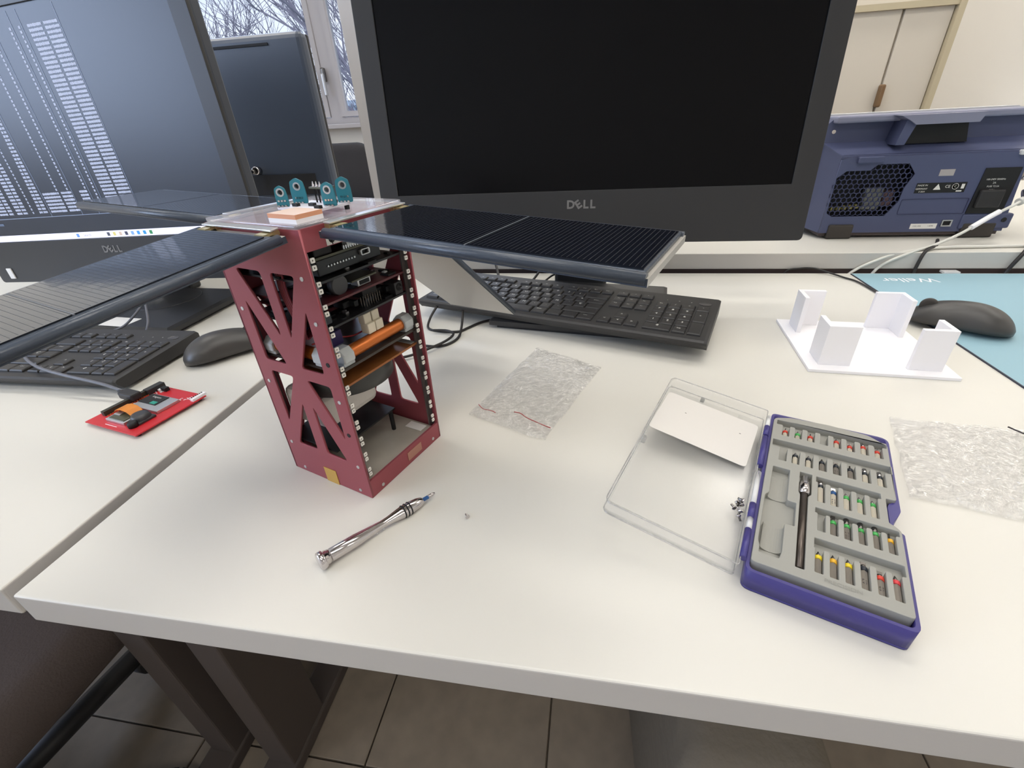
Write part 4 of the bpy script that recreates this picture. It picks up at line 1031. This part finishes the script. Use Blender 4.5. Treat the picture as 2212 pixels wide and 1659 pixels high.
cable('thin black cable beside the middle monitor foot', [(-.105, .80, .004), (-.088, .83, .010), (-.070, .85, .018), (-.052, .868, .012)], .0018)

# ------------------------------------------------------------ bit case with tray, bits, extension rod
CA = R(-21.2); CC = Vector((.1875, .2950, 0))
cs = thing('bit_case', 'violet-blue bit case lying open with a grey tray and clear lid', 'tool case', CC, CA)
HW, HL = .0462, .1015
notch = [(.0462, .0135), (.0462, .004), (.0405, -.0105), (.0405, -.0165), (.0462, -.021)]
outer = [(-HW, -HL), (HW, -HL), (HW, -.021), (.0405, -.0165), (.0405, -.0105), (.0462, .003), (.0462, HL), (-HW, HL)]
ro = round_poly(outer, [.006, .005, .001, .001, .001, .002, .008, .005], 4)
inn = round_poly([(-HW+.0022, -HL+.0022), (HW-.0022, -HL+.0022), (HW-.0022, -.022), (.0385, -.018), (.0385, .008), (HW-.0022, .014), (HW-.0022, HL-.0022), (-HW+.0022, HL-.0022)], .004, 3)
plate('case_wall', ro, [inn], .0165, BLUEC, cs, M=T((0, 0, .01025)))
plate('case_floor', ro, [], .002, BLUEC, cs, M=T((0, 0, .0012)))
# tray with comb shaped recesses
def comb(xl, xr, yt, yb, ybot, slots, sw):
    """band from xl..xr between yt and yb, slots of width sw hanging down to ybot; dividers keep rounded tops"""
    pts = [(xl, yt), (xr, yt), (xr, yb)]
    for sx in reversed(slots): pts += [(sx+sw/2, yb), (sx+sw/2, ybot), (sx-sw/2, ybot), (sx-sw/2, yb)]
    pts += [(xl, yb)]
    out = []
    for p in pts:
        if not out or (abs(p[0]-out[-1][0])+abs(p[1]-out[-1][1])) > 1e-5: out.append(p)
    return round_poly(out, .0011, 3)
R1 = dict(xl=-.0415, xr=.0430, yt=.0880, yb=.0800, ybot=.0630, s=[-.0330, -.0230, -.0130, -.0030, .0070, .0168, .0267, .0366], sw=.0066)
R2 = dict(xl=-.0425, xr=.0440, yt=.0550, yb=.0440, ybot=.0245, s=[-.0330, -.0233, -.0135, -.0037, .0063, .0162, .0261, .0360], sw=.0066)
R3 = dict(xl=-.0085, xr=.0345, yt=.0160, yb=.0085, ybot=-.0150, s=[-.0043, .0042, .0125, .0210, .0293], sw=.0058)
R4 = dict(xl=-.0085, xr=.0425, yt=-.0215, yb=-.0280, ybot=-.0465, s=[-.0040, .0038, .0121, .0205, .0289, .0372], sw=.0058)
R5 = dict(xl=-.0085, xr=.0425, yt=-.0535, yb=-.0640, ybot=-.0855, s=[-.0049, .0035, .0120, .0204, .0289, .0372], sw=.0058)
holes = [comb(q['xl'], q['xr'], q['yt'], q['yb'], q['ybot'], q['s'], q['sw']) for q in (R1, R2, R3, R4, R5)]
rod_hole = round_poly([(-.0200, .0165), (-.0105, .0165), (-.0105, -.0095), (-.0125, -.0125), (-.0125, -.0870), (-.0188, -.0870), (-.0188, -.0500), (-.0188, -.0245), (-.0188, -.0125), (-.0200, -.0095)], .0010, 2)
drv_hole = round_poly([(-.0395, .0150), (-.0262, .0150), (-.0262, -.0235), (-.0200, -.0235), (-.0200, -.0500), (-.0262, -.0500), (-.0262, -.0780), (-.0275, -.0850), (-.0405, -.0850), (-.0405, -.0780), (-.0420, -.0740), (-.0420, -.0480), (-.0420, -.0240), (-.0395, -.0200)], .0012, 2)
tout = round_poly([(-HW+.0028, -HL+.0075), (HW-.0030, -HL+.0075), (HW-.0030, -.0215), (.0395, -.0175), (.0365, -.0160), (.0365, .0120), (HW-.0030, .0120), (HW-.0030, .0850), (.030, .0950), (.0, .0975), (-.030, .0955), (-.042, .0900), (-HW+.0028, .0870)], .002, 3)
TZ = .0212
tray = plate('tray', tout, holes+[rod_hole, drv_hole], .0125, TRAYG, cs, M=T((0, 0, TZ-.00625)), bev=.0005)
plate('tray_floor', tout, [], .001, TRAYG, tray, M=T((0, 0, .00625-.0060-.0005)))
ZFL = TZ-.0060
# half round troughs for the missing screwdriver
for y0, y1 in ((.006, -.022), (-.052, -.0765)):
    bm = new_bm(); n = 12; a, b = ([bm.verts.new((-.0332+.0066*cos(pi+pi*i/n), yy, ZFL+.0040+.0036*sin(pi+pi*i/n))) for i in range(n+1)] for yy in (y0, y1))
    for i in range(n): bm.faces.new((a[i], a[i+1], b[i+1], b[i]))
    for s_, vs, yy in ((1, a, y0), (-1, b, y1)):
        v0 = bm.verts.new((-.0332-.0066, yy, ZFL)); v1 = bm.verts.new((-.0332+.0066, yy, ZFL))
        bm.faces.new([v0]+vs+[v1] if s_ > 0 else [v1]+vs[::-1]+[v0])
    done('driver_cradle', bm, TRAYG, tray, M=T((0, 0, TZ-.00625)).inverted(), normals=False)
# raised latch inside the notch and lettering on the tray
part('latch_lug', (.0415, .0065, .011), (.004, .009, .014), BLUEC, cs, bev=.0008)
for y in (.0025, -.0125): part('latch_shine', (.0392, y, .017), (.0012, .006, .002), mat('pale_blue_shine', (150, 160, 210), .2), cs, bev=.0004)  # pale slips painting the shine along the latch edge
join_texts('tray_lettering', [('PRECISION', .0042, .008, -.0895, .0003, 0)], mat('embossed_grey', (140, 139, 132), .6), cs, M=T((0, 0, TZ)))
# hinge knuckles
for y, L_ in ((.0650, .016), (.0330, .044), (-.0460, .016), (-.0800, .028)):
    bm = new_bm(); cyl(bm, (-HW-.0022, y-L_/2, .0195), (-HW-.0022, y+L_/2, .0195), .0024, 14); done('hinge_knuckle', bm, BLUEC, cs)
# clear lid, slightly raised at its far edge
LM_ = T((-HW-.0034, 0, .0195))@RY(R(9))
LID = plate('clear_lid', round_poly([(-.096, -.1015), (-.0005, -.1015), (-.0005, .1015), (-.096, .1015)], [.006, .002, .002, .006], 4), [], .0014, LIDM, cs, M=LM_@T((0, 0, -.0110)))
LID['label'] = 'clear transparent lid'
plate('lid_rim', round_poly([(-.096, -.1015), (-.0005, -.1015), (-.0005, .1015), (-.096, .1015)], [.006, .002, .002, .006], 4),
      [round_poly([(-.0942, -.0997), (-.0023, -.0997), (-.0023, .0997), (-.0942, .0997)], [.005, .001, .001, .005], 4)], .0110, LIDM, LID, M=T((0, 0, .0062)))
GL2 = film('greyish_clear_edge', (168, 168, 166), .45, .1, refl=.1)
for zz in (.0118, .0004):
    bm = new_bm(); q = round_poly([(-.096, -.1015), (-.0005, -.1015), (-.0005, .1015), (-.096, .1015)], [.006, .002, .002, .006], 4)
    tube(bm, [(x, y, zz) for x, y in q]+[(q[0][0], q[0][1], zz)], .00045, 6, smooth=False); done('lid_edge_bead', bm, GL2, LID)
for y, L_ in ((.0820, .018), (.0490, .013), (-.0180, .040), (-.0600, .013)):
    bm = new_bm(); cyl(bm, (.0012, y-L_/2, .0110), (.0012, y+L_/2, .0110), .0022, 12); done('lid_hinge_knuckle', bm, CLIP, LID)
bm = new_bm(); box(bm, (-.048, .0865, .0030), (.090, .0010, .006)); box(bm, (-.060, .0840, .0035), (.004, .006, .006), bev=.001); box(bm, (-.022, .0820, .0035), (.004, .006, .006), bev=.001); done('lid_inner_ledge', bm, LIDM, LID)
bm = new_bm(); box(bm, (-.060, .0935, .0020), (.004, .004, .003)); box(bm, (-.093, -.006, .004), (.004, .006, .006), bev=.001); done('lid_catch', bm, GL2, LID)
def lidspace(x, y, z): return T(CC)@RZ(CA)@LM_@T((x, y, z-.0110+.0007))
# insert card lying in the lid
ic = thing('insert_card', 'blank off-white card with rounded corners lying inside the clear lid', 'card')
ic.matrix_basis = lidspace(-.050, .0480, .0008)@RZ(R(-2.5))
cdp = plate('card', round_poly([(-.0440, -.0330), (.0440, -.0330), (.0440, .0330), (-.0440, .0330)], .004, 4), [], .0004, CARDW, ic, M=T((0, 0, .0022))@RX(R(2.0)))
bm = new_bm(); box(bm, (-.020, .008, .0003), (.0016, .0005, .0002)); box(bm, (.031, .010, .0003), (.0016, .0005, .0002)); done('card_marks', bm, INK, ic, M=T((0, 0, .0022))@RX(R(2.0)))
# bits
def bit(label, row, sx, ybot, L, coll, steel, tipw, group, r=.0019, yc=None, tiplen=.005, shape='cone', text_=None):
    t = thing('screwdriver_bit', label, 'screwdriver bit', (0, 0, 0), group=group)
    t.matrix_basis = T(CC)@RZ(CA)@T((sx, ybot+.0008, ZFL+r+.0002))
    bm = new_bm(); sh = L-tiplen-.004
    lathe(bm, [(0, r*.92), (.0005, r), (sh, r), (sh+.0006, r*.85)], (0, 0, 0), (0, 1, 0), 6, rot=pi/6)
    done('shank', bm, steel, t)
    bm = new_bm(); lathe(bm, [(0, r*1.12), (.0030, r*1.16), (.0034, r*.9)], (0, sh+.0002, 0), (0, 1, 0), 14); done('collar', bm, coll, t)
    bm = new_bm()
    if shape == 'cone': lathe(bm, [(0, r*.78), (tiplen*.35, r*.62), (tiplen*.8, tipw), (tiplen, tipw*.35)], (0, sh+.0034, 0), (0, 1, 0), 10)
    elif shape == 'needle': lathe(bm, [(0, r*.7), (tiplen*.2, tipw), (tiplen, tipw*.9)], (0, sh+.0034, 0), (0, 1, 0), 8)
    elif shape == 'socket': lathe(bm, [(0, r*.8), (tiplen*.3, r*.95), (tiplen, r*.95), (tiplen, r*.5), (tiplen*.7, r*.4)], (0, sh+.0034, 0), (0, 1, 0), 12)
    else:
        lathe(bm, [(0, r*.8), (tiplen*.4, r*.7)], (0, sh+.0034, 0), (0, 1, 0), 10); box(bm, (0, sh+.0034+tiplen*.65, 0), (r*1.5, tiplen*.7, r*.5))
    done('tip', bm, CHROME if steel is not STEELD else DKCHROME, t)
    if text_: text('stamped_letters', text_, .0034, INK, t, T((0, sh*.45, r*.9))@RZ(pi/2))
    return t
gz = 'screwdriver bits in the grey tray'
def lb(desc, n, row): return '%s, %s in the %s row' % (desc, n, row)
for sx, c, L, n, sh, d in ((-.0330, REDC, .0175, 'leftmost', 'needle', 'thin bit with red collar'), (-.0230, GRN, .0175, 'second from left', 'cone', 'small bit with green collar'),
        (-.0130, REDC, .0180, 'third from left', 'needle', 'thin bit with red collar'), (.0070, REDC, .0200, 'fourth from right', 'cone', 'pointed bit with red collar'),
        (.0168, REDC, .0170, 'third from right', 'flat', 'blunt bit with red collar'), (.0267, REDC, .0240, 'second from right', 'cone', 'long pointed bit with red collar'), (.0366, REDC, .0190, 'rightmost', 'flat', 'flat bit with red collar')):
    bit(lb(d, n, 'tray\'s top'), 1, sx, R1['ybot'], L, c, STEELB, .0006, gz, tiplen=.0055 if L < .022 else .008, shape=sh)
ords = ['second', 'third', 'fourth', 'fifth', 'sixth', 'seventh', 'eighth']
for i, (sx, sh, st_, d) in enumerate(zip(R2['s'][1:], ('cone', 'cone', 'cone', 'flat', 'needle', 'socket', 'socket'), (STEELB, STEELB, STEELD, STEELD, STEELD, STEELB, STEELB),
        ('dark-tipped pale bit', 'fine dark-tipped bit', 'grey bit with small tip', 'grey bit stamped with letters', 'grey bit with thin bright tip', 'pale bit with square dark tip', 'pale bit with wide dark tip'))):
    bit(lb(d, ords[i]+' slot from left', 'tray\'s second'), 2, sx, R2['ybot'], .0215, BLKC, st_, .0007, gz, shape=sh, text_='T10' if i == 3 else None)
for i, (sx, c, sh, L, d) in enumerate(zip(R3['s'], (BLKC, BLUC, GRN, GRN, GRN), ('socket', 'flat', 'cone', 'cone', 'cone'), (.0290, .0250, .0235, .0235, .0235),
        ('long pale bit with black collar', 'pale bit with blue collar', 'bit with green collar', 'bit with green collar', 'bit with green collar'))):
    bit(lb(d, ('leftmost', 'second from left', 'middle', 'second from right', 'rightmost')[i], 'tray\'s third'), 3, sx, R3['ybot'], L, c, STEELB, .0007, gz, shape=sh, text_='S2.0' if i == 1 else None)
for i, (sx, c, sh, L, d) in enumerate(zip(R4['s'][1:], (GRN, GRN, GRN, GRN, YELO), ('flat', 'socket', 'socket', 'socket', 'needle'), (.0240, .0245, .0245, .0255, .0230),
        ('bit with green collar', 'letter-stamped bit with green collar', 'clear-tipped bit with green collar', 'bit with broad green collar', 'thin-tipped bit with amber collar'))):
    bit(lb(d, ('second slot from left', 'third slot from left', 'fourth slot from left', 'second from right', 'rightmost')[i], 'tray\'s fourth'), 4, sx, R4['ybot'], L, c, STEELD if i != 4 else STEELD, .0006, gz, shape=sh, text_='H1.5' if i == 1 else None, tiplen=.0065)
for i, (sx, c, sh, L, d) in enumerate(zip(R5['s'], (YEL, YELO, YEL, BLKC, REDC, PINKC), ('cone', 'cone', 'cone', 'flat', 'flat', 'cone'), (.0225, .0235, .0240, .0260, .0225, .0235),
        ('bit with broad yellow collar', 'bit with amber collar', 'bit with yellow collar and wide tip', 'bit with black collar', 'bit with broad red collar', 'bit with pinkish-red collar'))):
    bit(lb(d, ('leftmost', 'second from left', 'third from left', 'third from right', 'second from right', 'rightmost')[i], 'tray\'s bottom'), 5, sx, R5['ybot'], L, c, STEELD, .0006, gz, shape=sh, text_='0.7' if i == 3 else ('4.0' if i == 4 else None), r=.0021)
ex = thing('extension_rod', 'dark steel extension rod with chrome head standing in the long tray slot', 'extension rod')
ex['label'] = 'dark steel extension rod with chrome head lying in the long tray slot'
ex.matrix_basis = T(CC)@RZ(CA)@T((-.01555, -.0862, ZFL+.0042))
bm = new_bm(); cyl(bm, (0, .001, -.0012), (0, .078, -.0004), .0025, 14); done('rod', bm, mat('dark_polished_rod', (92, 84, 78), .34, metal=.8), ex)
bm = new_bm(); lathe(bm, [(0, .0026), (.001, .0038), (.0125, .0040), (.0130, .0034), (.0200, .0030), (.0205, .0022)], (0, .077, 0), (0, 1, 0), 20); done('chuck_head', bm, CHROME, ex)

# small screws in the lid and one on the desk
def screw(label, M, group=None):
    t = thing('small_screw', label, 'screw', group=group); t.matrix_basis = M
    bm = new_bm(); lathe(bm, [(0, .0019), (.0004, .0019), (.0014, .0010)], (0, 0, 0), (0, 0, -1), 14); done('screw_head', bm, CHROME, t)
    bm = new_bm(); n = 8; lathe(bm, [(-.0013, .0009)]+[(-.0014-.0004*k, .0010 if k % 2 else .0007) for k in range(n)], (0, 0, 0), (0, 0, 1), 8); done('screw_thread', bm, DKCHROME, t)
    return t
rnd = random.Random(12)
for k in range(9):
    x, y = -.0045-rnd.uniform(0, .005), -.030-.0022*k+rnd.uniform(-.001, .001)
    screw('tiny steel screw in the heap inside the clear lid', lidspace(x, y, .0026+(.0022 if k % 3 == 1 else 0))@Matrix.Rotation(rnd.uniform(0, 6), 4, 'Z')@Matrix.Rotation(rnd.uniform(1.2, 1.9), 4, 'X'), 'screws heaped in the lid')
screw('tiny steel screw lying alone on the desk right of the screwdriver', T((-.0925, .2552, .0019))@RZ(.6)@RX(1.45))

# ------------------------------------------------------------ screwdriver on the desk
pa_, pb_ = Vector((-.1905, .1945, .0072)), Vector((-.1275, .2765, .0040))
ax = (pb_-pa_); Ld = ax.length; ax.normalize()
sdv = thing('precision_screwdriver', 'polished steel precision screwdriver lying in front of the red frame', 'screwdriver', pa_)
q = ax.to_track_quat('Z', 'Y').to_matrix().to_4x4(); sdv.matrix_basis = T(pa_)@q
def dpart(name, prof, m, seg=28, rot=0):
    bm = new_bm(); lathe(bm, prof, seg=seg, rot=rot); return done(name, bm, m, sdv)
dpart('handle', [(.0085, .0044), (.0095, .0052), (.030, .0050), (.033, .0047), (.052, .0032), (.058, .0034), (.0695, .0050), (.071, .0052), (.079, .0053), (.086, .0046), (.0905, .0032), (.0915, .0022)], CHROME, 40)
dpart('swivel_cap', [(.0, .0060), (.0008, .0070), (.0040, .0072), (.0046, .0066), (.0050, .0057), (.0068, .0058), (.0070, .0054), (.0086, .0054)], CHROME, 40)
for k in range(3): dpart('grip_ring', [(.0715+.0030*k, .0053), (.0718+.0030*k, .0057), (.0724+.0030*k, .0057), (.0727+.0030*k, .0053)], DARK, 32)
dpart('bit_shank', [(.0912, .0017), (.0970, .0017)], BLUC, 6)
dpart('bit_tip', [(.0968, .0016), (.1010, .0015), (.1035, .0009), (.1040, .0003)], CHROME, 10)
bm = new_bm()
for k in range(3): cyl(bm, (-.0026, -.0026, .040+.006*k), (-.0030, -.0030, .040+.006*k), .0006, 10)
stuff(done('pin_dots', bm, mat('bright_dot', (240, 238, 236), .3), sdv))

# ------------------------------------------------------------ crinkled bags
def bag(name, label, quad, nx, ny, amp, seed, zipline=None):
    """a flat bag of two film layers over the quad given by four desk points"""
    t = thing(name, label, 'plastic bag', (sum(p[0] for p in quad)/4, sum(p[1] for p in quad)/4, 0))
    c = Vector((t.location.x, t.location.y)); from mathutils import noise as N
    for layer, nm in ((0, 'lower_film'), (1, 'upper_film')):
        bm = new_bm(); g = []
        for j in range(ny+1):
            row = []
            for i in range(nx+1):
                u, v = i/nx, j/ny
                a = Vector(quad[0])*(1-u)*(1-v)+Vector(quad[1])*u*(1-v)+Vector(quad[2])*u*v+Vector(quad[3])*(1-u)*v
                e = min(u, 1-u, v, 1-v); e = min(1, e*9)
                n1 = N.noise(Vector((a.x*55, a.y*55, seed+layer*3))); n2 = abs(N.noise(Vector((a.x*150, a.y*120, seed+5+layer)))); n3 = N.noise(Vector((a.x*22, a.y*22, seed)))
                ed = .0022*N.noise(Vector((a.x*60, a.y*60, 9)))
                z = .0008+layer*.0008+(amp*(.35+.55*max(n3+.15, 0)+.25*n1)+amp*.45*n2*(.3+e))*(.25+.75*e)*(1 if layer else .35)
                row.append(bm.verts.new((a.x-c.x+ed, a.y-c.y+ed, max(z, .0006+layer*.0006))))
            g.append(row)
        for j in range(ny):
            for i in range(nx):
                f = bm.faces.new((g[j][i], g[j][i+1], g[j+1][i+1], g[j+1][i])); f.smooth = (i*7+j*3) % 5 > 0
        done(nm, bm, BAGM, t)
    return t
bag1 = bag('zip_bag', 'small clear zip bag with a red line, crumpled between frame and tool case', [(-.128, .401), (-.041, .363), (.017, .519), (-.071, .571)], 70, 100, .0055, 3)
def bp(u, v, z, quad): 
    a = Vector(quad[0])*(1-u)*(1-v)+Vector(quad[1])*u*(1-v)+Vector(quad[2])*u*v+Vector(quad[3])*(1-u)*v
    return (a.x-bag1.location.x, a.y-bag1.location.y, z)
Q1 = [(-.128, .401), (-.041, .363), (.017, .519), (-.071, .571)]
bm = new_bm(); tube(bm, [bp(u, v, z, Q1) for u, v, z in ((.03, .10, .0050), (.12, .08, .004), (.24, .085, .0045), (.30, .075, .0050))], .00045, 6)
tube(bm, [bp(u, v, z, Q1) for u, v, z in ((.50, .13, .0065), (.58, .135, .0068), (.68, .12, .0060), (.80, .115, .0052), (.92, .11, .0048), (.99, .11, .0045))], .00045, 6)
done('red_zip_line', bm, ZIPR, bag1)
Q2 = [(.262, .318), (.47, .262), (.52, .41), (.303, .434)]
bag2 = bag('clear_bag', 'larger crumpled clear plastic bag with black handwriting, right of the tool case', Q2, 110, 70, .0085, 17)
mk = T((.415-bag2.location.x, .405-bag2.location.y, .0135))@RZ(R(172))
bm = new_bm()
for pts in ([(.030, .0, 0), (.022, .010, 0), (.014, 0, 0), (.011, .010, 0)], [(.004, .010, 0), (-.001, -.002, 0)], [(-.004, .009, 0), (.006, .004, 0), (-.003, -.001, 0)], [(-.012, .010, 0), (-.017, .0, 0), (-.024, .011, 0)]):
    tube(bm, pts, .0007, 6, smooth=False)
done('black_handwriting', bm, INK, bag2, M=mk)

# cloth bag under the desk at the lower right
cg = thing('cloth_bag', 'dim grey-brown cloth bag under the desk at the lower right', 'bag', (.185, .36, ZF))
bm = new_bm(); box(bm, (0, 0, .225), (.150, .30, .44), bev=.03, seg=4)
for v in bm.verts:
    v.co.x += .010*sin(v.co.y*31+v.co.z*9); v.co.z += .006*sin(v.co.x*50+v.co.y*23)
done('bag_body', bm, mat('dim_grey_cloth', (104, 96, 84), .9, bump=(60, .6, .004)), cg, shade=True)
for sy in (-.06, .06):
    bm = new_bm(); tube(bm, [(-.045, sy, .43), (-.03, sy, .50), (.03, sy, .50), (.045, sy, .43)], .006, 8); done('bag_handle', bm, TROUS, cg)
